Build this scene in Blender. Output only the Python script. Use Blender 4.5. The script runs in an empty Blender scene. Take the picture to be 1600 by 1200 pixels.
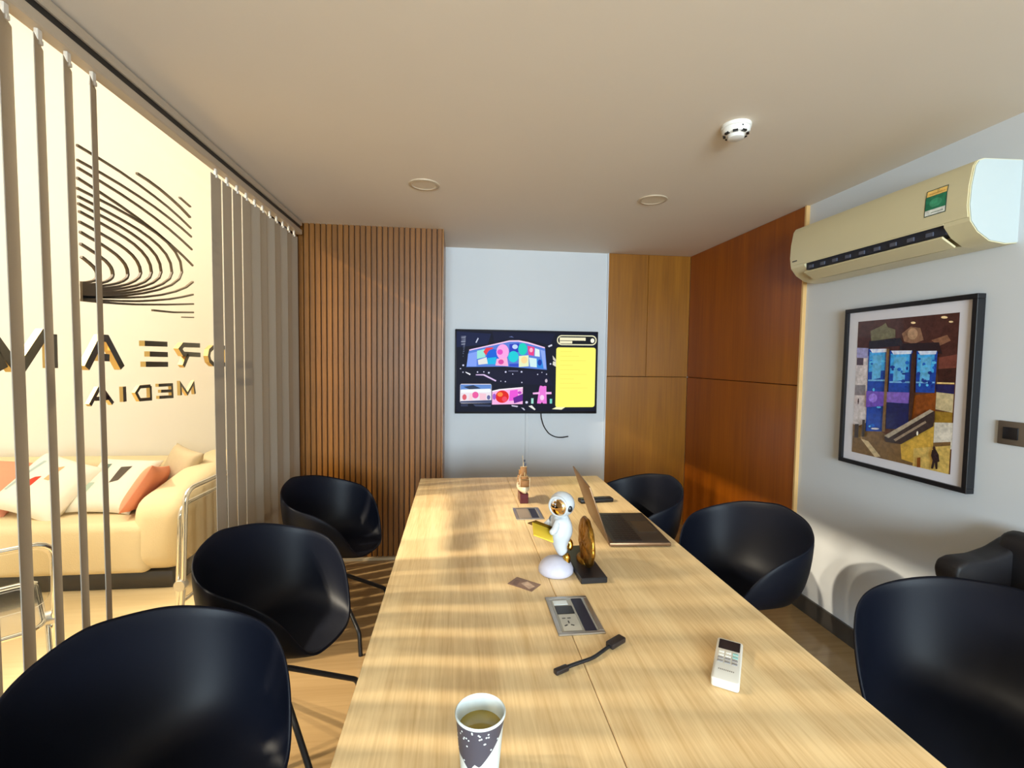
import bpy, bmesh, math, random
from mathutils import Vector, Matrix, Euler
random.seed(7)
S = bpy.context.scene
C = S.collection
PI = math.pi

# ------------------------------------------------------------------ camera, light, exposure
cam = bpy.data.cameras.new('camera')
cam.sensor_width = 36.0
cam.lens = 735.311 / 1600 * 36.0
cam.clip_start = 0.02
co = bpy.data.objects.new('camera', cam); C.objects.link(co)
F_ = Vector((0.11479708, 0.99209032, -0.05077815)); R_ = Vector((0.99336375, -0.11427993, 0.01298286)); U_ = Vector((-0.00707725, 0.05193157, 0.99862557))
M4 = Matrix((R_, U_, -F_)).transposed().to_4x4(); M4.translation = Vector((0, 0, 1.43))
co.matrix_world = M4
S.camera = co
S.view_settings.view_transform = 'Standard'
S.view_settings.look = 'None'
S.view_settings.exposure = 0.1
S.view_settings.gamma = 1.0
S.view_settings.use_curve_mapping = False
S.cycles.max_bounces = 10; S.cycles.transparent_max_bounces = 24; S.cycles.diffuse_bounces = 5
S.cycles.sample_clamp_indirect = 4.0
S.cycles.caustics_reflective = False; S.cycles.caustics_refractive = False

W = bpy.data.worlds.new('world'); S.world = W; W.use_nodes = True
W.node_tree.nodes['Background'].inputs[0].default_value = (0.75, 0.85, 1.0, 1)
W.node_tree.nodes['Background'].inputs[1].default_value = 0.35

def lamp(name, kind, loc, energy, color, size=0.1, target=None, size_y=None, angle=None):
    l = bpy.data.lights.new(name, kind); l.energy = energy; l.color = color
    if kind == 'AREA':
        l.size = size
        if size_y: l.shape = 'RECTANGLE'; l.size_y = size_y
    else: l.shadow_soft_size = size
    if kind == 'SPOT': l.spot_size = angle; l.spot_blend = 0.4
    o = bpy.data.objects.new(name, l); C.objects.link(o); o.location = loc
    if target is not None:
        o.rotation_euler = (Vector(target) - Vector(loc)).to_track_quat('-Z', 'Y').to_euler()
    return o
WARM = (1.0, 0.86, 0.66)
# the row of spotlights under the tall lounge ceiling, shining through the glass
for yy, e in ((1.45, 1900), (0.75, 850), (2.25, 700)):
    lamp('lounge_spot', 'SPOT', (-4.7, yy, 4.30), e, WARM, 0.075, (0.35, yy + 0.05, 0.75), angle=math.radians(52))
# added fill light that brightens the lounge from above, no fitting there
lamp('lounge_fill', 'AREA', (-3.2, 1.2, 4.45), 120, (1.0, 0.95, 0.89), 3.2, (-3.2, 1.2, 0), 4.2)
# daylight from the window behind the camera
lamp('rear_daylight', 'AREA', (0.15, -3.33, 1.45), 330, (0.74, 0.90, 1.0), 2.0, (0.35, 4, 1.35), 1.3)

# ------------------------------------------------------------------ materials
def sr(r, g, b):
    f = lambda c: (c / 255 / 12.92) if c / 255 <= 0.04045 else ((c / 255 + 0.055) / 1.055) ** 2.4
    return (f(r), f(g), f(b), 1)
MATS = {}
def mat(name, col, rough=0.5, metal=0.0, spec=0.5, noise=0.0, nscale=30.0, bump=0.0, emit=None, coat=0.0, stretch=None):
    if name in MATS: return MATS[name]
    m = bpy.data.materials.new(name); m.use_nodes = True
    nt = m.node_tree; b = nt.nodes['Principled BSDF']
    b.inputs['Base Color'].default_value = col; b.inputs['Roughness'].default_value = rough
    b.inputs['Metallic'].default_value = metal; b.inputs['Specular IOR Level'].default_value = spec
    b.inputs['Coat Weight'].default_value = coat
    if emit is not None:
        b.inputs['Emission Color'].default_value = col; b.inputs['Emission Strength'].default_value = emit
    if noise or bump:
        tc = nt.nodes.new('ShaderNodeTexCoord'); mp = nt.nodes.new('ShaderNodeMapping')
        if stretch: mp.inputs['Scale'].default_value = stretch
        n = nt.nodes.new('ShaderNodeTexNoise'); n.inputs['Scale'].default_value = nscale; n.inputs['Detail'].default_value = 5
        nt.links.new(tc.outputs['Object'], mp.inputs[0]); nt.links.new(mp.outputs[0], n.inputs['Vector'])
        if noise:
            r = nt.nodes.new('ShaderNodeMix'); r.data_type = 'RGBA'
            k = lambda f: tuple(min(1, c * f) for c in col[:3]) + (1,)
            r.inputs[6].default_value = k(1 - noise); r.inputs[7].default_value = k(1 + noise)
            nt.links.new(n.outputs['Fac'], r.inputs[0]); nt.links.new(r.outputs[2], b.inputs['Base Color'])
        if bump:
            bp = nt.nodes.new('ShaderNodeBump'); bp.inputs['Strength'].default_value = bump; bp.inputs['Distance'].default_value = 0.004
            nt.links.new(n.outputs['Fac'], bp.inputs['Height']); nt.links.new(bp.outputs[0], b.inputs['Normal'])
    MATS[name] = m; return m

def wood(name, dark, light, axis='Y', rough=0.4, scale=1.0, spec=0.5, contrast=1.0, per_obj=0.0):
    m = bpy.data.materials.new(name); m.use_nodes = True
    nt = m.node_tree; b = nt.nodes['Principled BSDF']; L = nt.links.new
    b.inputs['Roughness'].default_value = rough; b.inputs['Specular IOR Level'].default_value = spec
    tc = nt.nodes.new('ShaderNodeTexCoord'); mp = nt.nodes.new('ShaderNodeMapping')
    st = {'X': (0.6, 14, 14), 'Y': (14, 0.6, 14), 'Z': (14, 14, 0.6)}[axis]
    mp.inputs['Scale'].default_value = tuple(s * scale for s in st)
    L(tc.outputs['Object'], mp.inputs[0])
    n1 = nt.nodes.new('ShaderNodeTexNoise'); n1.inputs['Scale'].default_value = 1.0; n1.inputs['Detail'].default_value = 6; n1.inputs['Distortion'].default_value = 0.6
    n2 = nt.nodes.new('ShaderNodeTexNoise'); n2.inputs['Scale'].default_value = 9.0; n2.inputs['Detail'].default_value = 4
    L(mp.outputs[0], n1.inputs['Vector']); L(mp.outputs[0], n2.inputs['Vector'])
    mx = nt.nodes.new('ShaderNodeMath'); mx.operation = 'MULTIPLY_ADD'; mx.inputs[1].default_value = 0.45
    L(n2.outputs['Fac'], mx.inputs[0])
    ad = nt.nodes.new('ShaderNodeMath'); ad.operation = 'MULTIPLY'; ad.inputs[1].default_value = 0.6
    L(n1.outputs['Fac'], ad.inputs[0]); L(ad.outputs[0], mx.inputs[2])
    cr = nt.nodes.new('ShaderNodeValToRGB')
    cr.color_ramp.elements[0].position = 0.5 - 0.16 / contrast; cr.color_ramp.elements[0].color = dark
    cr.color_ramp.elements[1].position = 0.5 + 0.16 / contrast; cr.color_ramp.elements[1].color = light
    L(mx.outputs[0], cr.inputs[0])
    out = cr.outputs[0]
    if per_obj:
        oi = nt.nodes.new('ShaderNodeObjectInfo'); hs = nt.nodes.new('ShaderNodeHueSaturation')
        ma = nt.nodes.new('ShaderNodeMath'); ma.operation = 'MULTIPLY_ADD'; ma.inputs[1].default_value = per_obj; ma.inputs[2].default_value = 1 - per_obj / 2
        L(oi.outputs['Random'], ma.inputs[0]); L(ma.outputs[0], hs.inputs['Value']); L(out, hs.inputs['Color']); out = hs.outputs[0]
    L(out, b.inputs['Base Color'])
    bp = nt.nodes.new('ShaderNodeBump'); bp.inputs['Strength'].default_value = 0.12; bp.inputs['Distance'].default_value = 0.001
    L(mx.outputs[0], bp.inputs['Height']); L(bp.outputs[0], b.inputs['Normal'])
    MATS[name] = m; return m

def clear(name, tint, gloss, rough=0.02):
    m = bpy.data.materials.new(name); m.use_nodes = True
    nt = m.node_tree; nt.nodes.clear()
    o = nt.nodes.new('ShaderNodeOutputMaterial'); mx = nt.nodes.new('ShaderNodeMixShader')
    t = nt.nodes.new('ShaderNodeBsdfTransparent'); t.inputs[0].default_value = tint
    g = nt.nodes.new('ShaderNodeBsdfGlossy'); g.inputs['Roughness'].default_value = rough
    lw = nt.nodes.new('ShaderNodeLayerWeight'); lw.inputs[0].default_value = gloss
    nt.links.new(lw.outputs['Fresnel'], mx.inputs[0]); nt.links.new(t.outputs[0], mx.inputs[1]); nt.links.new(g.outputs[0], mx.inputs[2])
    nt.links.new(mx.outputs[0], o.inputs[0]); MATS[name] = m; return m

def vcol(name, rough=0.4, emit=0.0, spec=0.5, coat=0.0):
    m = bpy.data.materials.new(name); m.use_nodes = True
    nt = m.node_tree; b = nt.nodes['Principled BSDF']
    a = nt.nodes.new('ShaderNodeVertexColor'); a.layer_name = 'Col'
    b.inputs['Roughness'].default_value = rough; b.inputs['Specular IOR Level'].default_value = spec; b.inputs['Coat Weight'].default_value = coat
    if emit:
        b.inputs['Base Color'].default_value = (0.01, 0.01, 0.012, 1)
        nt.links.new(a.outputs[0], b.inputs['Emission Color']); b.inputs['Emission Strength'].default_value = emit
    else:
        n = nt.nodes.new('ShaderNodeTexNoise'); n.inputs['Scale'].default_value = 60; n.inputs['Detail'].default_value = 9
        tc = nt.nodes.new('ShaderNodeTexCoord'); nt.links.new(tc.outputs['Object'], n.inputs['Vector'])
        mr = nt.nodes.new('ShaderNodeMapRange'); mr.inputs[1].default_value = 0.3; mr.inputs[2].default_value = 0.7; mr.inputs[3].default_value = 0.85; mr.inputs[4].default_value = 1.45
        mx = nt.nodes.new('ShaderNodeMix'); mx.data_type = 'RGBA'; mx.blend_type = 'MULTIPLY'; mx.inputs[0].default_value = 1.0
        nt.links.new(n.outputs['Fac'], mr.inputs[0]); nt.links.new(a.outputs[0], mx.inputs[6]); nt.links.new(mr.outputs[0], mx.inputs[7]); nt.links.new(mx.outputs[2], b.inputs['Base Color'])
    MATS[name] = m; return m

M_CEIL = mat('ceiling_paint', sr(226, 214, 198), 0.75, noise=0.02, nscale=3)
M_WALL = mat('wall_paint', sr(212, 216, 220), 0.6, noise=0.015, nscale=4)
M_LWALL = mat('lounge_paint', sr(236, 230, 216), 0.7, noise=0.015, nscale=3)
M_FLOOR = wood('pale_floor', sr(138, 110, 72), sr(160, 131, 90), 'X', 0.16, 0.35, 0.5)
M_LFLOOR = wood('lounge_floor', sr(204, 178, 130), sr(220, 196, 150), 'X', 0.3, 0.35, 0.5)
M_BASE = mat('dark_skirting', sr(62, 58, 54), 0.4)
M_TABLE = wood('oak_laminate', sr(202, 167, 116), sr(230, 202, 153), 'Y', 0.42, 1.6, 0.45, 1.1)
M_SLAT = wood('teak_slat', sr(98, 58, 12), sr(138, 86, 20), 'Z', 0.42, 1.2, 0.4, per_obj=0.22)
M_SLATBACK = mat('slat_backing', sr(78, 46, 14), 0.6)
M_PANEL = wood('veneer_panel', sr(132, 82, 18), sr(160, 104, 26), 'Z', 0.36, 0.5, 0.5, per_obj=0.06)
M_PANEL2 = wood('red_veneer_panel', sr(134, 66, 4), sr(162, 86, 6), 'Z', 0.33, 0.45, 0.5, per_obj=0.06)
M_PLY = mat('plywood_edge', sr(220, 178, 116), 0.6)
M_GLASS = clear('clear_glass', (0.97, 0.98, 0.975, 1), 0.06)
M_ACRYL = clear('clear_acrylic', (0.95, 0.94, 0.91, 1), 0.10, 0.05)
M_CHAIR = mat('navy_black_plastic', sr(10, 13, 24), 0.5, spec=0.22, noise=0.05, nscale=400, bump=0.03)
M_BLACK = mat('black_metal', sr(18, 17, 18), 0.4)
M_LEATHER = mat('black_leather', sr(24, 22, 26), 0.5, noise=0.15, nscale=60, bump=0.15)
M_CHROME = mat('chrome', sr(225, 222, 215), 0.12, 1.0)
M_ALU = mat('brushed_aluminium', sr(190, 188, 184), 0.32, 1.0)
M_VANE = mat('taupe_vane_fabric', sr(166, 158, 146), 0.8, noise=0.06, nscale=200)
nt = M_VANE.node_tree; b_ = nt.nodes['Principled BSDF']
tl_ = nt.nodes.new('ShaderNodeBsdfTranslucent'); tl_.inputs[0].default_value = sr(180, 170, 154); mx_ = nt.nodes.new('ShaderNodeMixShader'); mx_.inputs[0].default_value = 0.28
nt.links.new(b_.outputs[0], mx_.inputs[1]); nt.links.new(tl_.outputs[0], mx_.inputs[2]); nt.links.new(mx_.outputs[0], nt.nodes['Material Output'].inputs[0])
M_RAIL = mat('rail_taupe', sr(176, 160, 140), 0.4)
M_WHITEP = mat('white_plastic', sr(236, 234, 228), 0.35)
M_CREAMP = mat('aged_cream_plastic', sr(216, 206, 168), 0.35)
M_DARKP = mat('black_plastic', sr(16, 17, 22), 0.35)
M_NAVY = mat('dark_navy', sr(20, 24, 46), 0.4)
M_GOLD = mat('gold', sr(214, 164, 66), 0.22, 1.0)
M_OLDGOLD = mat('antique_gold', sr(158, 114, 44), 0.34, 1.0, noise=0.35, nscale=90, bump=0.6)
M_LGOLD = mat('letter_side_gold', sr(206, 176, 112), 0.3, 0.7)
M_LDARK = mat('letter_back_dark', sr(64, 56, 44), 0.4)
M_LINE = mat('logo_line_bronze', sr(96, 78, 56), 0.4)
M_SOFA = mat('cream_boucle', sr(228, 207, 164), 0.9, noise=0.08, nscale=160, bump=0.4)
M_ORANGE = mat('coral_cotton', sr(228, 146, 112), 0.9, noise=0.07, nscale=60, bump=0.2)
M_CUSH = mat('cream_cotton', sr(238, 230, 212), 0.9, noise=0.05, nscale=60, bump=0.2)
M_BEIGE = mat('beige_linen', sr(206, 186, 150), 0.9, noise=0.1, nscale=80, bump=0.2)
M_PLINTH = mat('dark_gloss_plinth', sr(58, 54, 50), 0.25)

# ------------------------------------------------------------------ helpers
def mesh_obj(name, bm, m, parent=None, smooth=False, loc=None, rot=None):
    me = bpy.data.meshes.new(name)
    bm.normal_update(); bm.to_mesh(me); bm.free()
    ms = m if isinstance(m, (list, tuple)) else [m]
    for x in ms: me.materials.append(x)
    if smooth:
        for p in me.polygons: p.use_smooth = True
    o = bpy.data.objects.new(name, me); C.objects.link(o)
    if parent is not None: o.parent = parent
    if loc is not None: o.location = loc
    if rot is not None: o.rotation_euler = rot
    return o
def tag(o, label, cat, group=None):
    o['label'] = label; o['category'] = cat
    if group: o['group'] = group
    return o
def thing(name, label, cat, loc=(0, 0, 0), rz=0.0, group=None):
    o = bpy.data.objects.new(name, None); C.objects.link(o); o.location = loc; o.rotation_euler = (0, 0, rz)
    o.empty_display_size = 0.05
    return tag(o, label, cat, group)
def struct(o): o['kind'] = 'structure'; return o
def dup(root, loc, rz, label=None):
    r = root.copy(); C.objects.link(r); r.location = loc; r.rotation_euler = (0, 0, rz)
    if label: r['label'] = label
    for ch in list(root.children):
        c = ch.copy(); C.objects.link(c); c.parent = r
        for g in list(ch.children):
            d = g.copy(); C.objects.link(d); d.parent = c
    return r
def auto_smooth(o, deg=35):
    for p in o.data.polygons: p.use_smooth = True
    bm = bmesh.new(); bm.from_mesh(o.data)
    for e in bm.edges:
        if len(e.link_faces) == 2 and e.calc_face_angle(0) > math.radians(deg): e.smooth = False
    bm.to_mesh(o.data); bm.free(); return o
def box_into(bm, lo, hi, bev=0.0, seg=2, mi=0):
    lo = Vector(lo); hi = Vector(hi)
    n0 = len(bm.faces)
    r = bmesh.ops.create_cube(bm, size=1.0)
    vs = r['verts']
    for v in vs: v.co = Vector([(lo[i] + hi[i]) / 2 + v.co[i] * (hi[i] - lo[i]) for i in range(3)])
    if bev > 0:
        es = list({e for v in vs for e in v.link_edges})
        bmesh.ops.bevel(bm, geom=es, offset=bev, segments=seg, profile=0.5, affect='EDGES')
    bm.faces.ensure_lookup_table()
    for f in bm.faces[n0:]: f.material_index = mi
    return bm
def box(name, lo, hi, m, parent=None, bev=0.0, seg=2, **k):
    bm = bmesh.new(); box_into(bm, lo, hi, bev, seg)
    o = mesh_obj(name, bm, m, parent, **k)
    return auto_smooth(o) if bev > 0 else o
def tube_into(bm, pts, r, n=8, closed=False, caps=True, mi=0):
    pts = [Vector(p) for p in pts]; rings = []
    N = len(pts); up = None
    rr = r if isinstance(r, (list, tuple)) else [r] * N
    for i, p in enumerate(pts):
        if closed: t = (pts[(i + 1) % N] - pts[i - 1]).normalized()
        else: t = (pts[min(i + 1, N - 1)] - pts[max(i - 1, 0)]).normalized()
        if up is None:
            a = Vector((0, 0, 1)) if abs(t.z) < 0.9 else Vector((1, 0, 0))
            up = t.cross(a).normalized()
        up = (up - t * up.dot(t)).normalized(); sd = t.cross(up)
        rings.append([bm.verts.new(p + (up * math.cos(2 * PI * k / n) + sd * math.sin(2 * PI * k / n)) * rr[i]) for k in range(n)])
    fs = []
    for i in range(N if closed else N - 1):
        a = rings[i]; b = rings[(i + 1) % N]
        for k in range(n): fs.append(bm.faces.new((a[k], a[(k + 1) % n], b[(k + 1) % n], b[k])))
    if caps and not closed:
        fs.append(bm.faces.new(rings[0][::-1])); fs.append(bm.faces.new(rings[-1]))
    for f in fs: f.material_index = mi
    return bm
def tube(name, pts, r, m, parent=None, n=8, closed=False, **k):
    bm = bmesh.new(); tube_into(bm, pts, r, n, closed); bmesh.ops.recalc_face_normals(bm, faces=bm.faces)
    return auto_smooth(mesh_obj(name, bm, m, parent, **k), 50)
def fillet(pts, rad, n=5):
    pts = [Vector(p) for p in pts]; out = [pts[0]]
    for i in range(1, len(pts) - 1):
        a, b, c = pts[i - 1], pts[i], pts[i + 1]
        r = min(rad, (a - b).length * 0.48, (c - b).length * 0.48)
        p = b + (a - b).normalized() * r; q = b + (c - b).normalized() * r
        for k in range(n + 1):
            t = k / n; out.append(p * (1 - t) ** 2 + b * 2 * t * (1 - t) + q * t * t)
    out.append(pts[-1]); return out
def fillet_loop(pts, rad, n=5):
    P = [Vector(p) for p in pts]; out = []
    for i in range(len(P)):
        a, b, c = P[i - 1], P[i], P[(i + 1) % len(P)]
        r = min(rad, (a - b).length * 0.48, (c - b).length * 0.48)
        p = b + (a - b).normalized() * r; q = b + (c - b).normalized() * r
        for k in range(n + 1):
            t = k / n; out.append(p * (1 - t) ** 2 + b * 2 * t * (1 - t) + q * t * t)
    return out
def lathe_into(bm, prof, n=32, mi=0, cx=0, cy=0):
    rings = []; fs = []
    for r, z in prof:
        if r < 1e-6: rings.append([bm.verts.new((cx, cy, z))])
        else: rings.append([bm.verts.new((cx + r * math.cos(2 * PI * k / n), cy + r * math.sin(2 * PI * k / n), z)) for k in range(n)])
    for a, b in zip(rings, rings[1:]):
        for k in range(n):
            k2 = (k + 1) % n
            if len(a) == 1: fs.append(bm.faces.new((a[0], b[k2], b[k])))
            elif len(b) == 1: fs.append(bm.faces.new((a[k], a[k2], b[0])))
            else: fs.append(bm.faces.new((a[k], a[k2], b[k2], b[k])))
    for f in fs: f.material_index = mi
    return bm
def lathe(name, prof, m, parent=None, n=32, deg=40, **k):
    bm = bmesh.new(); lathe_into(bm, prof, n); bmesh.ops.recalc_face_normals(bm, faces=bm.faces)
    return auto_smooth(mesh_obj(name, bm, m, parent, **k), deg)
def prism_into(bm, pts, ext, mi=0):
    a = [bm.verts.new(p) for p in pts]; ext = Vector(ext)
    b = [bm.verts.new(Vector(p) + ext) for p in pts]; n = len(a)
    fs = [bm.faces.new(a), bm.faces.new(b[::-1])]
    for i in range(n): fs.append(bm.faces.new((a[i], b[i], b[(i + 1) % n], a[(i + 1) % n])))
    for f in fs: f.material_index = mi
    return bm
def prism(name, pts, ext, m, parent=None, deg=30, **k):
    bm = bmesh.new(); prism_into(bm, pts, ext); bmesh.ops.recalc_face_normals(bm, faces=bm.faces)
    return auto_smooth(mesh_obj(name, bm, m, parent, **k), deg)
def ribbon_into(bm, pts, w, to3, depth, closed=False):
    """a mitred stroke of width w along 2-D points, given depth; to3 maps (a,b,d) to the world"""
    P = [Vector((p[0], p[1])) for p in pts]; N = len(P); Lf, Rt = [], []
    for i in range(N):
        d1 = (P[i] - P[i - 1]).normalized() if i > 0 else None
        d2 = (P[i + 1] - P[i]).normalized() if i < N - 1 else None
        d1 = d1 or d2; d2 = d2 or d1
        n1 = Vector((-d1.y, d1.x)); n2 = Vector((-d2.y, d2.x)); n = (n1 + n2)
        n = n.normalized() if n.length > 1e-6 else n1
        s = (w / 2) / max(0.45, n.dot(n1))
        Lf.append(P[i] + n * s); Rt.append(P[i] - n * s)
    rows = []
    for i in range(N):
        rows.append([bm.verts.new(to3(*q)) for q in ((Lf[i].x, Lf[i].y, 0), (Rt[i].x, Rt[i].y, 0), (Rt[i].x, Rt[i].y, depth), (Lf[i].x, Lf[i].y, depth))])
    for a, b in zip(rows, rows[1:]):
        for k in range(4):
            f = bm.faces.new((a[k], a[(k + 1) % 4], b[(k + 1) % 4], b[k])); f.material_index = 1 if k % 2 else 0
    bm.faces.new(rows[0][::-1]).material_index = 1; bm.faces.new(rows[-1]).material_index = 1
def flatart(name, items, to3, m, parent):
    """flat print: items = [(polygon points, colour)], each layer a hair above the last"""
    bm = bmesh.new(); cl = bm.loops.layers.float_color.new('Col')
    for i, (pts, c) in enumerate(items):
        f = bm.faces.new([bm.verts.new(to3(p[0], p[1], 0.00008 * (i + 1))) for p in pts])
        for l in f.loops: l[cl] = c
    return mesh_obj(name, bm, m, parent)
def ell(cx, cy, rx, ry, n=16, a0=0):
    return [(cx + rx * math.cos(a0 + 2 * PI * k / n), cy + ry * math.sin(a0 + 2 * PI * k / n)) for k in range(n)]
def rrect(x0, y0, x1, y1, r, n=4):
    out = []
    for cx, cy, a in ((x1 - r, y1 - r, 0), (x0 + r, y1 - r, PI / 2), (x0 + r, y0 + r, PI), (x1 - r, y0 + r, 1.5 * PI)):
        for k in range(n + 1): out.append((cx + r * math.cos(a + k * PI / 2 / n), cy + r * math.sin(a + k * PI / 2 / n)))
    return out
def rct(x0, y0, x1, y1): return [(x0, y0), (x1, y0), (x1, y1), (x0, y1)]

# ------------------------------------------------------------------ the room shell
XR, YB, ZC = 2.0, 3.90, 2.337
XG = -1.14                       # plane of the glass partition
YR = -3.4                        # rear wall behind the camera
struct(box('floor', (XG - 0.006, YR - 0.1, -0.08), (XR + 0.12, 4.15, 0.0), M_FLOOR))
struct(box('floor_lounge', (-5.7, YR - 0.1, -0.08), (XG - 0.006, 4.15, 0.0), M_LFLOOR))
struct(box('ceiling', (XG, YR - 0.1, ZC), (XR + 0.12, YB + 0.1, ZC + 0.12), M_CEIL))
wf = struct(box('wall_far', (XG - 0.04, YB, 0), (XR + 0.12, YB + 0.1, ZC), M_WALL))
wr = struct(box('wall_right', (XR, YR, 0), (XR + 0.12, YB, ZC), M_WALL))
# rear wall with a window opening behind the camera
bm = bmesh.new()
box_into(bm, (XG - 0.04, YR - 0.1, 0), (-0.9, YR, ZC)); box_into(bm, (1.2, YR - 0.1, 0), (XR, YR, ZC))
box_into(bm, (-0.9, YR - 0.1, 0), (1.2, YR, 0.75)); box_into(bm, (-0.9, YR - 0.1, 2.15), (1.2, YR, ZC))
struct(mesh_obj('wall_rear', bm, M_WALL))
wn = struct(box('window_2', (-0.9, YR - 0.06, 0.75), (1.2, YR - 0.05, 2.15), M_GLASS))
bm = bmesh.new()
for x0, x1, z0, z1 in ((-0.9, 1.2, 0.75, 0.8), (-0.9, 1.2, 2.1, 2.15), (-0.9, -0.85, 0.8, 2.1), (1.15, 1.2, 0.8, 2.1), (0.12, 0.17, 0.8, 2.1)):
    box_into(bm, (x0, YR - 0.08, z0), (x1, YR - 0.03, z1))
mesh_obj('window_frame', bm, M_BLACK, wn)
# glass partition towards the lounge
gl = struct(box('window_1', (XG - 0.006, YR, 0.0), (XG + 0.006, 3.33, ZC), M_GLASS))
struct(box('trim_1', (XG - 0.05, 3.30, 0), (XG + 0.035, 3.366, ZC), M_NAVY))
struct(box('wall_left', (XG - 0.03, YR, ZC), (XG, 3.366, 4.6), M_LWALL))
struct(box('trim_2', (XG + 0.012, YR, ZC - 0.02), (XG + 0.05, 3.3, ZC), M_RAIL))
# lounge shell (tall space)
struct(box('wall_lounge_far', (-5.6, 4.0, 0), (XG - 0.04, 4.12, 4.6), M_LWALL))
struct(box('wall_lounge_left', (-5.7, YR, 0), (-5.6, 4.12, 4.6), M_LWALL))
struct(box('wall_lounge_rear', (-5.6, YR - 0.1, 0), (XG - 0.04, YR, 4.6), M_LWALL))
struct(box('ceiling_lounge', (-5.7, YR - 0.1, 4.6), (XG - 0.04, 4.12, 4.7), M_LWALL))
# skirting on the right wall
struct(box('baseboard_right', (XR - 0.012, YR, 0), (XR, 2.53, 0.094), M_BASE))

# slatted corner pier
pier = struct(box('wall_corner', (XG + 0.02, 3.385, 0.0), (-0.112, YB, ZC), M_SLATBACK))
NS = 27; x0 = XG + 0.022; pitch = (-0.111 - x0) / NS
proto = None
for i in range(NS):
    xa = x0 + i * pitch
    if proto is None:
        bm = bmesh.new()
        prism_into(bm, [(0.002, 0, 0.02), (0.005, -0.015, 0.02), (pitch - 0.005, -0.015, 0.02), (pitch - 0.002, 0, 0.02)], (0, 0, ZC - 0.02))
        bmesh.ops.recalc_face_normals(bm, faces=bm.faces)
        proto = mesh_obj('slat', bm, M_SLAT, pier, loc=(xa, 3.385, 0)); o = proto
    else:
        o = proto.copy(); C.objects.link(o); o.location = (xa, 3.385, 0)
box('side_panel', (-0.112, 3.37, 0.0), (-0.104, YB, ZC), M_PANEL, pier)
struct(box('trim_3', (XG + 0.04, 3.352, 0.0), (-0.104, 3.385, 0.018), mat('pale_strip', sr(190, 172, 140), 0.3)))

# veneer panels on the far and right walls
def panel(lo, hi, m, parent): return box('panel', lo, hi, m, parent, bev=0.0025, seg=1)
g = 0.002
M_GAP = mat('panel_gap_dark', sr(44, 24, 10), 0.8)
box('panel_backing', (1.258, YB - 0.006, 0), (XR - 0.02, YB, ZC - 0.002), M_GAP, wf)
box('panel_backing', (XR - 0.008, 2.546, 0), (XR, YB - 0.018, ZC - 0.002), M_GAP, wr)
panel((1.257, YB - 0.016, 0), (XR - 0.02, YB, 1.302 - g), M_PANEL, wf)
panel((1.257, YB - 0.016, 1.302 + g), (1.604 - g / 2, YB, ZC - 0.001), M_PANEL, wf)
panel((1.604 + g / 2, YB - 0.016, 1.302 + g), (XR - 0.02, YB, ZC - 0.001), M_PANEL, wf)
panel((XR - 0.020, 2.545, 0), (XR, YB - 0.017, 1.302 - g), M_PANEL2, wr)
panel((XR - 0.020, 2.545, 1.302 + g), (XR, YB - 0.017, ZC - 0.001), M_PANEL2, wr)
box('edge_strip', (XR - 0.022, 2.532, 0), (XR, 2.545, ZC - 0.001), M_PLY, wr)
box('edge_strip', (1.248, YB - 0.017, 0), (1.257, YB, ZC - 0.001), M_WALL, wf)

# ------------------------------------------------------------------ vertical blind
vb = thing('vertical_blind', 'taupe vertical blind hanging from a ceiling rail along the glass partition', 'blind', (-1.05, 0.7, 0))
bm = bmesh.new()
for xa, xb, za, zb in ((-0.022, 0.022, 2.296, 2.325), (-0.022, 0.022, 2.240, 2.272)):
    box_into(bm, (xa, YR - 0.7 + 0.05, za), (xb, 3.30 - 0.7, zb), 0.004, 1)
auto_smooth(mesh_obj('head_rail', bm, M_RAIL, vb))
box('rail_groove', (-0.012, YR - 0.7 + 0.06, 2.270), (0.012, 3.29 - 0.7, 2.298), M_BLACK, vb)
bm = bmesh.new(); box_into(bm, (-0.0445, -0.0009, 0.03), (0.0445, 0.0009, 2.212))
vane0 = None
bmc = bmesh.new(); box_into(bmc, (-0.005, -0.008, 2.212), (0.005, 0.008, 2.243), 0.002, 1); box_into(bmc, (-0.009, -0.006, 2.203), (0.009, 0.006, 2.216), 0.002, 1)
car0 = None
near = [1.528 - 0.089 * k for k in range(38)]
far = [2.222 + 0.0985 * k for k in range(11)]
for yv, ang in [(y, 63) for y in near] + [(y, 89 if i < 3 else 96 + (7, -5, 3, -7, 5, -3, 6, -4)[i % 8]) for i, y in enumerate(far)]:
    a = math.radians(180 - ang)
    if vane0 is None:
        vane0 = mesh_obj('vane', bm, M_VANE, vb); v = vane0
        car0 = auto_smooth(mesh_obj('carrier', bmc, mat('carrier_grey', sr(206, 196, 182), 0.4), vb)); c = car0
    else:
        v = vane0.copy(); C.objects.link(v); c = car0.copy(); C.objects.link(c)
    v.location = (0, yv - 0.7, 0); v.rotation_euler = (0, 0, a + random.uniform(-.03, .03))
    c.location = (0.0, yv - 0.7, 0)

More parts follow.
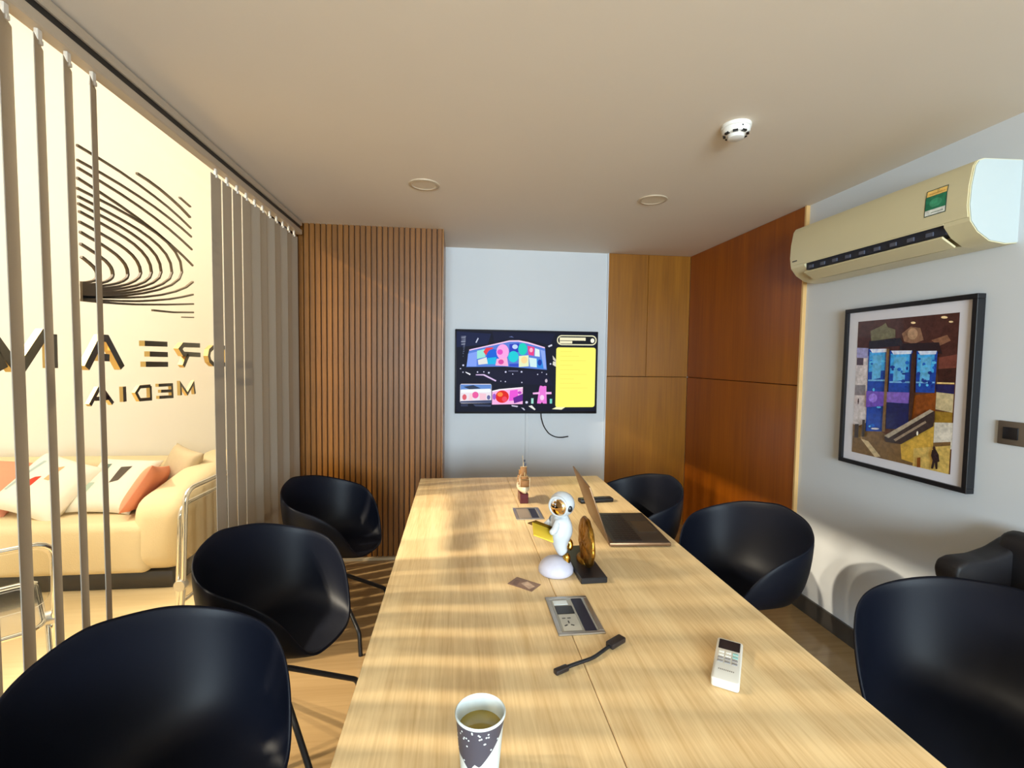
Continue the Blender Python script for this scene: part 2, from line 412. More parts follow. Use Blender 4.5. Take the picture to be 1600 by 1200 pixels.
# ------------------------------------------------------------------ sign on the glass (seen from behind)
to_sign = lambda y, z, d: (XG - 0.0075 - d, y, z)
LET = {
 'M': (0.026, [[(1.49, 1.487), (1.489, 1.39)], [(1.49, 1.487), (1.463, 1.487), (1.392, 1.395), (1.371, 1.395), (1.305, 1.486)], [(1.338, 1.390), (1.292, 1.486)]]),
 'A': (0.024, [[(1.609, 1.388), (1.676, 1.484), (1.698, 1.484), (1.766, 1.386)], [(1.668, 1.422), (1.706, 1.42)]]),
 'E': (0.020, [[(1.885, 1.474), (2.022, 1.475)], [(1.912, 1.435), (2.023, 1.434)], [(1.888, 1.397), (2.023, 1.395)]]),
 'R': (0.020, [[(2.261, 1.477), (2.133, 1.476), (2.110, 1.459), (2.132, 1.438), (2.263, 1.435)], [(2.168, 1.436), (2.13, 1.386)]]),
 'D': (0.020, [[(2.527, 1.474), (2.377, 1.472), (2.345, 1.455), (2.336, 1.431), (2.345, 1.408), (2.374, 1.392), (2.524, 1.389)], [(2.527, 1.474), (2.524, 1.389)]]),
 'm': (0.012, [[(2.108, 1.265), (2.106, 1.314), (2.155, 1.268), (2.203, 1.312), (2.213, 1.263)]]),
 'e': (0.012, [[(1.960, 1.315), (2.046, 1.313), (2.048, 1.264), (1.963, 1.268)], [(1.974, 1.291), (2.047, 1.288)]]),
 'd': (0.012, [[(1.912, 1.315), (1.853, 1.315), (1.832, 1.295), (1.851, 1.268), (1.913, 1.266), (1.912, 1.315)]]),
 'i': (0.016, [[(1.772, 1.321), (1.773, 1.268)]]),
 'a': (0.013, [[(1.617, 1.271), (1.656, 1.321), (1.669, 1.321), (1.716, 1.267)], [(1.637, 1.289), (1.70, 1.287)]]),
}
def letters(name, label, keys, depth):
    t = thing(name, label, 'sign', (XG - 0.0075, 1.9, 1.3))
    for k in keys:
        w, strokes = LET[k]; bm = bmesh.new()
        for i, s in enumerate(strokes): ribbon_into(bm, s, w, to_sign, depth - 0.0006 * i)
        for v in bm.verts: v.co -= Vector((XG - 0.0075, 1.9, 1.3))
        bmesh.ops.recalc_face_normals(bm, faces=bm.faces)
        mesh_obj('letter', bm, [M_LDARK, M_LGOLD], t)
letters('sign_lettering', 'large raised gold capital letters, upper word, fixed to the glass and seen reversed', 'DREAM', 0.020)
letters('sign_lettering', 'smaller raised gold capitals of the lower word on the glass, seen reversed', 'media', 0.012)
LOGO=[[(1.602,2.063),(1.695,2.06),(1.788,2.055),(1.879,2.046),(1.969,2.034),(2.055,2.02),(2.136,2.002),(2.213,1.981)],[(1.601,2.019),(1.694,2.017),(1.787,2.012),(1.879,2.004),(1.969,1.994),(2.056,1.98),(2.139,1.964),(2.216,1.945)],[(1.602,1.996),(1.695,1.989),(1.788,1.98),(1.881,1.968),(1.971,1.953),(2.058,1.935),(2.14,1.914),(2.218,1.891)],[(1.599,1.965),(1.693,1.953),(1.787,1.939),(1.88,1.922),(1.972,1.902),(2.059,1.878),(2.143,1.852),(2.222,1.823)],[(1.597,1.934),(1.672,1.93),(1.75,1.926),(1.829,1.919),(1.907,1.91),(1.98,1.897),(2.045,1.879),(2.096,1.854),(2.129,1.822),(2.139,1.781),(2.118,1.748),(2.063,1.715),(1.984,1.685),(1.89,1.658),(1.791,1.636),(1.693,1.618),(1.601,1.605)],[(1.601,1.91),(1.668,1.905),(1.737,1.899),(1.806,1.892),(1.873,1.883),(1.936,1.87),(1.99,1.853),(2.033,1.831),(2.061,1.802),(2.069,1.766),(2.052,1.738),(2.005,1.71),(1.938,1.683),(1.858,1.66),(1.771,1.64),(1.684,1.624),(1.601,1.611)],[(1.6,1.889),(1.659,1.883),(1.719,1.877),(1.778,1.87),(1.836,1.86),(1.888,1.848),(1.934,1.832),(1.97,1.812),(1.992,1.786),(1.999,1.756),(1.985,1.73),(1.946,1.705),(1.89,1.682),(1.823,1.661),(1.749,1.643),(1.674,1.629),(1.601,1.618)],[(1.603,1.866),(1.654,1.86),(1.706,1.853),(1.757,1.845),(1.805,1.836),(1.849,1.825),(1.887,1.81),(1.916,1.792),(1.934,1.77),(1.94,1.743),(1.928,1.721),(1.897,1.7),(1.85,1.68),(1.793,1.663),(1.73,1.647),(1.666,1.635),(1.602,1.625)],[(1.602,1.835),(1.645,1.829),(1.688,1.822),(1.73,1.815),(1.77,1.807),(1.806,1.797),(1.836,1.785),(1.859,1.77),(1.874,1.751),(1.879,1.73),(1.869,1.712),(1.844,1.695),(1.807,1.678),(1.76,1.663),(1.709,1.65),(1.655,1.64),(1.602,1.631)],[(1.604,1.805),(1.637,1.798),(1.671,1.792),(1.702,1.785),(1.732,1.777),(1.759,1.768),(1.781,1.757),(1.798,1.745),(1.808,1.73),(1.811,1.712),(1.805,1.699),(1.786,1.686),(1.759,1.674),(1.724,1.663),(1.685,1.653),(1.644,1.645),(1.602,1.638)],[(1.604,1.769),(1.627,1.763),(1.649,1.757),(1.669,1.752),(1.688,1.745),(1.705,1.739),(1.719,1.731),(1.73,1.722),(1.736,1.711),(1.738,1.699),(1.734,1.689),(1.722,1.679),(1.705,1.67),(1.683,1.662),(1.658,1.655),(1.631,1.649),(1.602,1.644)],[(1.606,1.73),(1.617,1.726),(1.628,1.721),(1.638,1.717),(1.647,1.712),(1.655,1.708),(1.661,1.702),(1.666,1.697),(1.669,1.69),(1.669,1.683),(1.667,1.676),(1.662,1.671),(1.654,1.665),(1.643,1.661),(1.631,1.657),(1.617,1.653),(1.603,1.651)],[(2.221,1.753),(2.166,1.721),(2.088,1.692),(1.995,1.666),(1.895,1.645),(1.794,1.629),(1.696,1.617),(1.603,1.608)],[(2.219,1.698),(2.131,1.675),(2.041,1.655),(1.949,1.639),(1.859,1.625),(1.77,1.615),(1.685,1.607),(1.603,1.602)],[(2.22,1.657),(2.129,1.645),(2.034,1.633),(1.939,1.622),(1.846,1.612),(1.759,1.605),(1.677,1.6),(1.602,1.597)],[(2.218,1.62),(2.07,1.606),(1.942,1.601)],[(2.218,1.598),(2.136,1.592)],[(1.874,2.084),(1.939,2.081),(2.006,2.074),(2.075,2.062),(2.144,2.047),(2.211,2.027)],[(2.136,2.087),(2.215,2.073)]]
lg = thing('logo_emblem', 'emblem of thin curved bronze lines fixed to the glass above the lettering', 'sign', (XG - 0.0075, 1.9, 1.83))
for i, l in enumerate(LOGO):
    bm = bmesh.new(); ribbon_into(bm, l, 0.0072 if i not in (16, 18) else 0.005, to_sign, 0.006 + 0.0002 * i)
    for v in bm.verts: v.co -= Vector((XG - 0.0075, 1.9, 1.83))
    bmesh.ops.recalc_face_normals(bm, faces=bm.faces); mesh_obj('curved_line', bm, M_LINE, lg)

# ------------------------------------------------------------------ table
TL, TR, TY, TN = -0.206, 0.829, 2.690, 0.18
tb = thing('meeting_table', 'long pale oak meeting table running down the middle of the room', 'table', (0.3115, 1.435, 0))
def rel(o, root): o.location = Vector(o.location) - root.location; return o
SX = 0.287
for xa, xb in ((TL, SX - 0.0008), (SX + 0.0008, TR)):
    bm = bmesh.new(); box_into(bm, (xa, TN, 0.722), (xb, TY, 0.75), 0.0015, 1)
    rel(auto_smooth(mesh_obj('tabletop', bm, M_TABLE, tb)), tb)
for yy in (0.40, 2.45):
    bm = bmesh.new(); box_into(bm, (TL + 0.12, yy - 0.02, 0.0), (TR - 0.12, yy + 0.02, 0.722), 0.003, 1)
    rel(auto_smooth(mesh_obj('panel_leg', bm, M_TABLE, tb)), tb)
rel(box('modesty_beam', (SX - 0.02, 0.42, 0.55), (SX + 0.02, 2.43, 0.722), M_BLACK, tb), tb)

# outlet boxes let into the table top
def outlet(name, label, x0, x1, y0, y1, full):
    cx, cy = (x0 + x1) / 2, (y0 + y1) / 2; hx, hy = (x1 - x0) / 2, (y1 - y0) / 2
    t = thing(name, label, 'power outlet', (cx, cy, 0.75))
    bm = bmesh.new(); w = 0.012
    for a in ((-hx, -hy, hx, -hy + w), (-hx, hy - w, hx, hy), (-hx, -hy + w, -hx + w, hy - w), (hx - w, -hy + w, hx, hy - w)):
        box_into(bm, (a[0], a[1], 0), (a[2], a[3], 0.004), 0.001, 1)
    auto_smooth(mesh_obj('frame', bm, M_ALU, t))
    box('tray', (-hx + w, -hy + w, 0.0002), (hx - w, hy - w, 0.0012), mat('grey_plate', sr(150, 148, 140), 0.45), t)
    box('cable_slot', (hx - w - 0.036, -hy + w + 0.002, 0.0012), (hx - w - 0.006, hy - w - 0.002, 0.003), M_NAVY, t)
    if full:
        box('data_port', (-hx + w + 0.006, 0.005, 0.0012), (hx - w - 0.042, 0.045, 0.0028), M_DARKP, t, 0.001, 1)
        box('data_port', (-hx + w + 0.006, 0.050, 0.0012), (hx - w - 0.050, hy - w - 0.008, 0.0030), mat('pale_port', sr(196, 204, 206), 0.4), t, 0.001, 1)
        s = box('socket', (-hx + w + 0.006, -hy + w + 0.006, 0.0012), (hx - w - 0.042, 0.001, 0.0026), mat('silver_socket', sr(172, 168, 156), 0.4), t, 0.001, 1)
        bm = bmesh.new()
        for px, py, rx, ry, an in ((-0.030, -0.018, .0045, .0016, 0), (-0.016, -0.018, .0045, .0016, 0), (-0.021, -0.036, .0016, .0055, 0), (-0.031, -0.051, .0045, .0018, 0.5), (-0.014, -0.051, .0045, .0018, -0.5)):
            v = [(px + math.cos(an) * a * rx - math.sin(an) * b * ry, py + math.sin(an) * a * rx + math.cos(an) * b * ry, 0.0022) for a, b in ((-1, -1), (1, -1), (1, 1), (-1, 1))]
            prism_into(bm, v, (0, 0, 0.0009))
        bmesh.ops.recalc_face_normals(bm, faces=bm.faces); mesh_obj('pin_slots', bm, M_DARKP, s)
    else:
        box('lid', (-hx + w + 0.003, -hy + w + 0.003, 0.0012), (hx - w - 0.040, hy - w - 0.003, 0.0034), mat('taupe_lid', sr(142, 128, 116), 0.4), t, 0.001, 1)
    return t
outlet('desk_outlet', 'silver framed power and data outlet let into the table with five-hole socket', 0.252, 0.372, 1.107, 1.293, True)
outlet('desk_outlet', 'closed grey desk outlet plate with dark slot, in front of the model ship', 0.253, 0.372, 1.955, 2.110, False)

# ------------------------------------------------------------------ tub chairs
def make_chair():
    t = thing('tub_chair', '', 'chair', group='tub chairs around the meeting table')
    NT, bmv = 64, bmesh.new()
    def rim(th):
        s, c = math.sin(th), math.cos(th)
        a, b = 0.269, (0.213 if c > 0 else 0.246)
        r = 1 / ((abs(s) / a) ** 2.04 + (abs(c) / b) ** 2.04) ** (1 / 2.04)
        return r
    def sm(t): t = max(0, min(1, t)); return t * t * (3 - 2 * t)
    def hgt(th):
        K = [(0, .803), (45, .775), (80, .724), (105, .693), (125, .619), (145, .452), (180, .458)]
        def lin(d):
            d = min(180, abs(d)) if abs(d) <= 180 else 360 - abs(d)
            for (a0, h0), (a1, h1) in zip(K, K[1:]):
                if a0 <= d <= a1: return h0 + (h1 - h0) * (d - a0) / (a1 - a0)
        d = math.degrees(th)
        return sum(lin(d + o) for o in (-8, -6, -4, -2, 0, 2, 4, 6, 8)) / 9
    us = [0.0, 0.25, 0.45, 0.6, 0.7, 0.78, 0.85, 0.92, 1.0]
    cen = bmv.verts.new((0, 0, 0.448)); rows = []
    for j, u in enumerate(us[1:]):
        row = []
        for k in range(NT):
            th = -PI + 2 * PI * k / NT
            R = rim(th); H = hgt(th); Rb = R * (0.70 + 0.16 * sm((abs(th) - 1.8) / 0.8)); zs = 0.452
            if u <= 0.45: rr = Rb * u / 0.45 * 0.85; z = 0.448 + 0.006 * u
            else:
                v = (u - 0.45) / 0.55
                p0 = (Rb * 0.85, zs); p1 = (Rb * 1.0 + (R - Rb) * 0.55, zs - 0.004); p2 = (R * 0.985, zs + (H - zs) * 0.5); p3 = (R, H)
                q = lambda i: (1 - v) ** 3 * p0[i] + 3 * v * (1 - v) ** 2 * p1[i] + 3 * v * v * (1 - v) * p2[i] + v ** 3 * p3[i]
                rr, z = q(0), q(1)
            row.append(bmv.verts.new((rr * math.sin(th), -rr * math.cos(th), z)))
        rows.append(row)
    for k in range(NT): bmv.faces.new((cen, rows[0][k], rows[0][(k + 1) % NT]))
    for a, b in zip(rows, rows[1:]):
        for k in range(NT): bmv.faces.new((a[k], b[k], b[(k + 1) % NT], a[(k + 1) % NT]))
    bmesh.ops.recalc_face_normals(bmv, faces=bmv.faces)
    if cen.normal.z < 0: bmesh.ops.reverse_faces(bmv, faces=bmv.faces)
    sh = mesh_obj('seat_shell', bmv, M_CHAIR, t, smooth=True)
    so = sh.modifiers.new('thickness', 'SOLIDIFY'); so.thickness = 0.010; so.offset = -1
    ss = sh.modifiers.new('smooth', 'SUBSURF'); ss.levels = 1; ss.render_levels = 1
    lathe('swivel_column', [(0, 0.437), (0.085, 0.437), (0.085, 0.425), (0.026, 0.415), (0.026, 0.30), (0.0, 0.285)], M_BLACK, t, 20)
    pts = fillet([(0.0, 0, 0.305), (0.04, 0, 0.285), (0.312, 0, 0.108), (0.325, 0, 0.0)], 0.022, 4)
    base = tube('leg', pts, [0.014] + [0.0105] * (len(pts) - 1), M_BLACK, t, 8)
    for k in range(4):
        o = base if k == 0 else base.copy()
        if k: C.objects.link(o)
        o.rotation_euler = (0, 0, k * PI / 2 + PI / 4 + 0.1)
    return t
ch = make_chair()
GR = 'tub chairs around the meeting table'
def put(i, x, y, facing, label):      # facing: direction the sitter looks, degrees from +X
    rz = math.radians(facing - 90)
    if i == 0: ch.location = (x, y, 0); ch.rotation_euler = (0, 0, rz); ch['label'] = label; return ch
    return dup(ch, (x, y, 0), rz, label)
put(0, -0.652, 2.52, -13.3, 'black tub chair left of the table, farthest, against the slatted wood')
put(1, -0.647, 1.74, -12.7, 'black tub chair left of the table, the middle one with a glossy patch')
put(2, -0.651, 1.085, -21.5, 'large black tub chair left of the table, nearest the camera, cut by frame')
put(3, 0.974, 2.445, 190.7, 'black tub chair right of the table, farthest, beyond the laptop')
put(4, 1.237, 1.879, 193.8, 'black tub chair right of the table, middle one, beside the wood panel edge')
put(5, 1.392, 1.068, 198, 'large black tub chair right of the table, nearest the camera, cut by frame')
# padded chair by the right wall
pc = thing('padded_armchair', 'black padded armchair against the right wall, mostly hidden behind nearest right chair', 'chair', (1.80, 1.20, 0), 0)
box('seat', (-0.10, -0.17, 0.40), (0.13, 0.17, 0.50), M_LEATHER, pc, 0.04, 3)
o = box('backrest', (0.09, -0.24, 0.42), (0.185, 0.24, 0.86), M_LEATHER, pc, 0.05, 4)
for s in (-1, 1):
    prof = [(-0.115, 0.68), (-0.125, 0.72), (-0.115, 0.752), (-0.08, 0.765), (0.0, 0.770), (0.07, 0.79), (0.13, 0.822), (0.17, 0.835), (0.185, 0.82), (0.185, 0.68), (0.10, 0.67)]
    bm = bmesh.new(); prism_into(bm, [(p[0], s * 0.17 if s > 0 else -0.25, p[1]) for p in prof], (0, 0.08, 0))
    bmesh.ops.recalc_face_normals(bm, faces=bm.faces)
    bmesh.ops.bevel(bm, geom=list(bm.edges), offset=0.012, segments=2, affect='EDGES', profile=0.5)
    arm = auto_smooth(mesh_obj('armrest', bm, M_LEATHER, pc), 60)
    tube('armrest_post', [(-0.06, s * 0.2, 0.69), (-0.05, s * 0.16, 0.45)], 0.014, M_BLACK, pc)
for sx in (-1, 1):
    for sy in (-1, 1):
        tube('leg', [(0.10 * sx, 0.15 * sy, 0.42), (0.13 * sx, 0.19 * sy, 0.0)], 0.013, M_BLACK, pc)

# ------------------------------------------------------------------ television and its cables
TVX0, TVX1, TVZ0, TVZ1, TVY = -0.022, 1.165, 0.989, 1.675, 3.84
tv = thing('television', 'wide flat television showing a dark presentation slide, mounted on the white wall', 'television', (0.5715, TVY, 1.33))
def rl(v): return v - Vector((0.5715, TVY, 1.33))
bm = bmesh.new(); box_into(bm, rl(Vector((TVX0, TVY, TVZ0))), rl(Vector((TVX1, TVY + 0.03, TVZ1))), 0.004, 2)
auto_smooth(mesh_obj('casing', bm, M_DARKP, tv))
box('wall_mount', (-0.2, 0.03, -0.15), (0.2, 0.06, 0.15), M_BLACK, tv)
uw, vh = (TVX1 - TVX0 - 0.014), (TVZ1 - TVZ0 - 0.016)
def to_tv(x, y, d):
    u = (x - 70) / 1325; v = (y - 98 - 0.006 * (x - 70)) / 782
    return rl(Vector((TVX0 + 0.007 + u * uw, TVY - 0.0006 - d, TVZ1 - 0.008 - v * vh)))
NB = sr(6, 8, 30); Wt = sr(240, 240, 250)
A = [(rct(74, 102, 1392, 872), NB)]
A += [([(74, 112), (390, 130), (360, 230), (74, 260)], sr(16, 24, 62)), ([(400, 110), (990, 120), (940, 230), (720, 180), (560, 175), (420, 215)], sr(12, 16, 48)),
      ([(280, 470), (900, 480), (980, 620), (480, 600), (240, 540)], sr(14, 12, 42))]
# curved advertising screen
A += [([(186, 300), (205, 276), (560, 196), (650, 196), (730, 214), (895, 262), (915, 470), (640, 448), (520, 440), (165, 446)], sr(86, 126, 214)),
      ([(190, 282), (560, 190), (650, 188), (740, 206), (893, 252), (893, 264), (730, 218), (640, 202), (560, 204), (190, 292)], sr(240, 200, 235)),
      ([(170, 440), (180, 320), (262, 300), (258, 440)], sr(128, 158, 240)),
      ([(262, 292), (330, 276), (340, 350), (262, 370)], sr(150, 226, 210)),
      ([(320, 300), (345, 262), (410, 258), (390, 318), (340, 330)], sr(232, 60, 74)),
      (ell(410, 345, 62, 72), sr(22, 96, 214)), ([(360, 360), (440, 350), (440, 418), (350, 420)], sr(26, 178, 226)),
      ([(270, 380), (350, 352), (362, 414), (276, 424)], sr(226, 226, 220)),
      (ell(498, 300, 58, 74), sr(244, 164, 226)), (ell(474, 302, 26, 26), sr(226, 76, 190)),
      ([(432, 430), (444, 366), (540, 356), (552, 436)], sr(248, 172, 214)), (ell(484, 396, 26, 24), sr(216, 70, 160)),
      ([(560, 226), (650, 216), (652, 300), (560, 306)], sr(44, 60, 188)), (ell(612, 250, 26, 22), sr(190, 212, 246)),
      (ell(684, 272, 42, 58), sr(18, 206, 186)), (ell(598, 345, 48, 54), sr(24, 204, 214)),
      ([(650, 338), (740, 330), (744, 436), (650, 444)], sr(230, 238, 190)), (ell(700, 376, 30, 34), sr(250, 214, 150)),
      ([(730, 240), (795, 252), (790, 336), (740, 326)], sr(232, 62, 132)), (ell(764, 280, 16, 22), sr(250, 176, 206)),
      ([(800, 262), (842, 276), (846, 344), (798, 338)], sr(220, 240, 236)), ([(744, 352), (816, 362), (820, 446), (756, 440)], sr(206, 236, 236)),
      ([(816, 364), (878, 372), (884, 458), (820, 450)], sr(42, 134, 220)), (ell(846, 400, 20, 30), sr(20, 60, 170)),
      ([(850, 276), (892, 288), (908, 460), (884, 456)], sr(140, 168, 236)), ([(560, 414), (650, 410), (650, 444), (560, 438)], sr(46, 76, 200))]
# street lights, swoosh
for x, y, r in ((137, 430, 9), (112, 462, 6), (135, 496, 6), (268, 494, 7), (326, 492, 6), (372, 500, 9), (528, 492, 9), (676, 490, 9), (594, 512, 6), (526, 584, 6), (680, 592, 6), (828, 514, 6), (912, 512, 6), (948, 412, 8), (868, 494, 5), (484, 580, 5), (728, 784, 13)):
    A.append((ell(x, y, r, r, 8), sr(206, 206, 232)))
for k in range(7): A.append((rct(556 + 13 * k, 479, 564 + 13 * k, 486), sr(150, 150, 190)))
A += [([(158, 490), (205, 512), (200, 524), (160, 500)], Wt), ([(252, 516), (330, 514), (442, 572), (436, 584), (322, 526), (252, 524)], sr(216, 190, 232)),
      (ell(910, 575, 12, 18, 10), sr(196, 180, 196)), ([(920, 240), (958, 222), (962, 238), (930, 252)], sr(210, 210, 224)),
      ([(966, 330), (1000, 370), (1000, 392), (972, 372)], sr(206, 200, 190)), ([(972, 386), (1000, 392), (1000, 440), (968, 420)], sr(220, 216, 200)),
      ([(246, 214), (268, 168), (276, 176), (256, 218)], sr(190, 196, 220)), ([(552, 158), (580, 150), (600, 164), (580, 160)], sr(96, 108, 160))]
# sideways title strokes
random.seed(3)
y = 155
while y < 350:
    h = random.uniform(6, 16); w = 44 if y < 240 else 26
    A.append(([(160 - w + random.uniform(-4, 4), y + 3), (160 + random.uniform(-6, 6) - (y - 155) * 0.12, y), (160 - (y - 155) * 0.12, y + h * 0.5), (160 - w, y + h * 0.6)], sr(176, 182, 206) if y < 250 else sr(108, 116, 150))); y += h + 3
# thumbnails
A += [(rrect(110, 606, 398, 790, 14), sr(232, 224, 232)), ([(112, 612), (396, 612), (396, 660), (112, 664)], sr(96, 138, 206)), ([(140, 634), (230, 618), (300, 648), (200, 660)], sr(44, 58, 84)),
      ([(120, 660), (388, 652), (388, 686), (120, 690)], sr(240, 246, 250)), (ell(250, 712, 30, 32), sr(232, 92, 160)), (ell(150, 732, 20, 28), sr(216, 96, 108)), (ell(372, 735, 16, 22), sr(96, 100, 150)),
      ([(196, 700), (222, 696), (226, 760), (190, 764)], sr(246, 206, 214)), ([(286, 694), (350, 700), (348, 760), (290, 758)], sr(240, 196, 210)),
      ([(112, 770), (398, 760), (398, 790), (112, 786)], sr(66, 76, 110)), (rct(118, 795, 182, 820), sr(44, 50, 78)), ([(230, 800), (398, 806), (390, 824), (250, 820)], sr(58, 66, 96))]
A += [([(404, 672), (470, 656), (690, 636), (690, 800), (404, 804)], sr(244, 178, 226)), ([(404, 672), (470, 656), (690, 636), (690, 646), (470, 668), (404, 684)], sr(250, 240, 246)), (ell(498, 728, 62, 60, 20), sr(222, 30, 28)),
      (ell(478, 706, 26, 22), sr(248, 132, 60)), (ell(520, 752, 24, 26), sr(236, 70, 96)), (ell(424, 728, 16, 30), sr(156, 90, 200)), ([(570, 670), (640, 660), (650, 760), (560, 770)], sr(232, 84, 212)), ([(600, 740), (690, 700), (690, 770), (610, 792)], sr(98, 30, 138)), (ell(660, 690, 18, 14), sr(190, 60, 190))]
# pink figure with two small bottles
A += [([(846, 640), (852, 622), (868, 624), (880, 630), (896, 624), (912, 628), (912, 660), (918, 796), (882, 796), (872, 780), (862, 796), (826, 794), (838, 690)], sr(232, 120, 214)), ([(784, 690), (850, 684), (850, 704), (786, 706)], sr(244, 180, 232)), ([(904, 684), (960, 684), (962, 704), (906, 706)], sr(244, 180, 232)), (ell(872, 738, 20, 26), sr(250, 206, 240)),
      (rct(770, 744, 792, 796), sr(164, 220, 206)), (rct(946, 750, 968, 796), sr(120, 206, 190)), ([(744, 820), (776, 812), (812, 850), (804, 860)], sr(230, 230, 222)), ([(584, 808), (648, 818), (640, 830), (590, 822)], sr(196, 190, 214)), ([(676, 834), (700, 838), (714, 858), (704, 860)], sr(190, 190, 210))]
# yellow panel and title capsule
YL = sr(252, 246, 110)
A += [([(968, 850), (1010, 828), (1095, 832), (1060, 856)], sr(244, 240, 190)), (rrect(1000, 252, 1378, 832, 22), YL)]
for k in range(9): A.append((rct(1040, 290 + 44 * k, 1150 + (k * 67) % 190, 294 + 44 * k), sr(236, 226, 92)))
A += [(rrect(1004, 134, 1384, 230, 46, 6), sr(234, 230, 190)), (rrect(1014, 144, 1374, 220, 37, 6), sr(14, 15, 22)), (rct(1030, 156, 1278, 186), sr(240, 234, 196)), (rct(1030, 190, 1150, 214), sr(240, 234, 196)), (ell(1344, 184, 19, 22), sr(250, 246, 226))]
for k in range(16): A.append((rct(1040 + 14 * k, 184, 1048 + 14 * k, 189), sr(14, 15, 22)))
flatart('screen_picture', A, to_tv, vcol('screen_glow', 0.5, 1.0, 0.06), tv)
dct = tag(box('cable_duct', (0.566, YB - 0.014, 0.10), (0.596, YB, 0.985), M_WALL, bev=0.003), 'thin white cable duct running down the wall below the television', 'cable duct')
tag(tube('loose_cable', fillet([(0.697, 3.878, 0.986), (0.700, 3.88, 0.95), (0.722, 3.885, 0.875), (0.77, 3.885, 0.81), (0.83, 3.885, 0.783), (0.88, 3.885, 0.780), (0.936, 3.885, 0.789)], 0.04, 4), 0.005, M_BLACK, None, 6), 'loose black cable curling out from under the television', 'cable')

# ------------------------------------------------------------------ air conditioner
ac = thing('air_conditioner', 'cream split air conditioner with green energy sticker high on right wall', 'air conditioner', (XR, 1.955, 2.02))
HY = 0.452
full = [(0, 0.150), (-0.155, 0.146), (-0.178, 0.138), (-0.190, 0.120), (-0.202, 0.05), (-0.205, -0.02), (-0.196, -0.075), (-0.165, -0.112), (-0.115, -0.142), (-0.05, -0.150), (0, -0.145)]
notch = [(0, 0.150), (-0.155, 0.146), (-0.178, 0.138), (-0.190, 0.120), (-0.202, 0.05), (-0.205, -0.02), (-0.199, -0.066), (-0.135, -0.045), (-0.105, -0.100), (-0.115, -0.142), (-0.05, -0.150), (0, -0.145)]
for nm, prof, ya, yb in (('end_cap', full, -HY, -HY + 0.09), ('body', notch, -HY + 0.09, HY - 0.10), ('end_cap', full, HY - 0.10, HY)):
    prism(nm, [(p[0], ya, p[1]) for p in prof], (0, yb - ya, 0), M_CREAMP, ac)
pf = [(-0.180, 0.137), (-0.193, 0.119), (-0.205, 0.05), (-0.208, -0.02), (-0.202, -0.060)]
prism('front_panel', [(p[0], -HY + 0.004, p[1]) for p in pf] + [(p[0] + 0.004, -HY + 0.004, p[1]) for p in pf[::-1]], (0, 2 * HY - 0.008, 0), M_CREAMP, ac)
prism('side_plate', [(p[0] * 0.985, -HY - 0.003, p[1] * 0.98) for p in full], (0, 0.003, 0), mat('cool_white_plastic', sr(188, 198, 198), 0.4), ac)
box('outlet_duct', (-0.186, -HY + 0.092, -0.098), (-0.112, HY - 0.102, -0.052), mat('duct_dark', sr(34, 36, 48), 0.6), ac)
fl = prism('louver', [(-0.196, -HY + 0.093, -0.106), (-0.200, -HY + 0.093, -0.113), (-0.142, -HY + 0.093, -0.146), (-0.138, -HY + 0.093, -0.140)], (0, 2 * HY - 0.197, 0), M_CREAMP, ac)
f0 = None
for k in range(9):
    yy = -HY + 0.15 + k * 0.077
    if f0 is None:
        f0 = box('fin', (-0.191, -0.014, -0.093), (-0.150, 0.014, -0.078), mat('fin_grey', sr(84, 88, 104), 0.5), ac); f0.location = (0, yy, 0)
    else: o = f0.copy(); C.objects.link(o); o.location = (0, yy, 0)
def to_ac(y, z, d):   # on the curved front
    x = -0.193 - 0.012 * (0.119 - z) / 0.069 if z > 0.05 else -0.205 - 0.003 * (0.05 - z) / 0.07
    return (x - 0.0012 - d, y, z)
def grid_rect(y0, z0, y1, z1, c):     # split where the front bends
    if z0 < 0.05 < z1: return [(rct(y0, z0, y1, 0.05), c), (rct(y0, 0.05, y1, z1), c)]
    return [(rct(y0, z0, y1, z1), c)]
flatart('energy_sticker', grid_rect(-0.376, -0.019, -0.294, 0.080, sr(36, 66, 58)) + grid_rect(-0.373, 0.056, -0.297, 0.077, sr(232, 192, 106)) + grid_rect(-0.373, 0.004, -0.297, 0.054, sr(30, 118, 84))
        + grid_rect(-0.373, -0.016, -0.297, 0.004, sr(222, 226, 220)) + [(ell(-0.335, 0.028, 0.024, 0.016), sr(58, 146, 108)), (rct(-0.366, 0.062, -0.306, 0.066), sr(206, 150, 70)), (rct(-0.366, -0.010, -0.320, -0.006), sr(150, 160, 150))], to_ac, vcol('sticker_print', 0.35), ac)
flatart('maker_mark', [(rct(HY - 0.058, -0.044, HY - 0.022, -0.038), sr(60, 56, 46))], lambda y, z, d: (-0.2098 + 0.0034 - d - 0.001, y, z), MATS['sticker_print'], ac)

# ------------------------------------------------------------------ framed picture and switch
fr = thing('framed_picture', 'large black framed photograph with white mount of a mall aquarium on right wall', 'picture', (XR, 1.905, 1.32))
FY0, FY1, FZ0, FZ1, FD = -0.315, 0.305, -0.388, 0.388, 0.036
bm = bmesh.new(); w = 0.02
for a in ((FY0, FZ0, FY1, FZ0 + w), (FY0, FZ1 - w, FY1, FZ1), (FY0, FZ0 + w, FY0 + w, FZ1 - w), (FY1 - w, FZ0 + w, FY1, FZ1 - w)):
    box_into(bm, (-FD, a[0], a[1]), (0, a[2], a[3]), 0.0015, 1)
auto_smooth(mesh_obj('frame', bm, M_DARKP, fr))
box('mount_board', (-FD + 0.012, FY0 + w, FZ0 + w), (-0.004, FY1 - w, FZ1 - w), mat('mount_white', sr(222, 220, 228), 0.7), fr)
PY0, PY1, PZ0, PZ1 = FY0 + 0.072, FY1 - 0.072, FZ0 + 0.060, FZ1 - 0.066
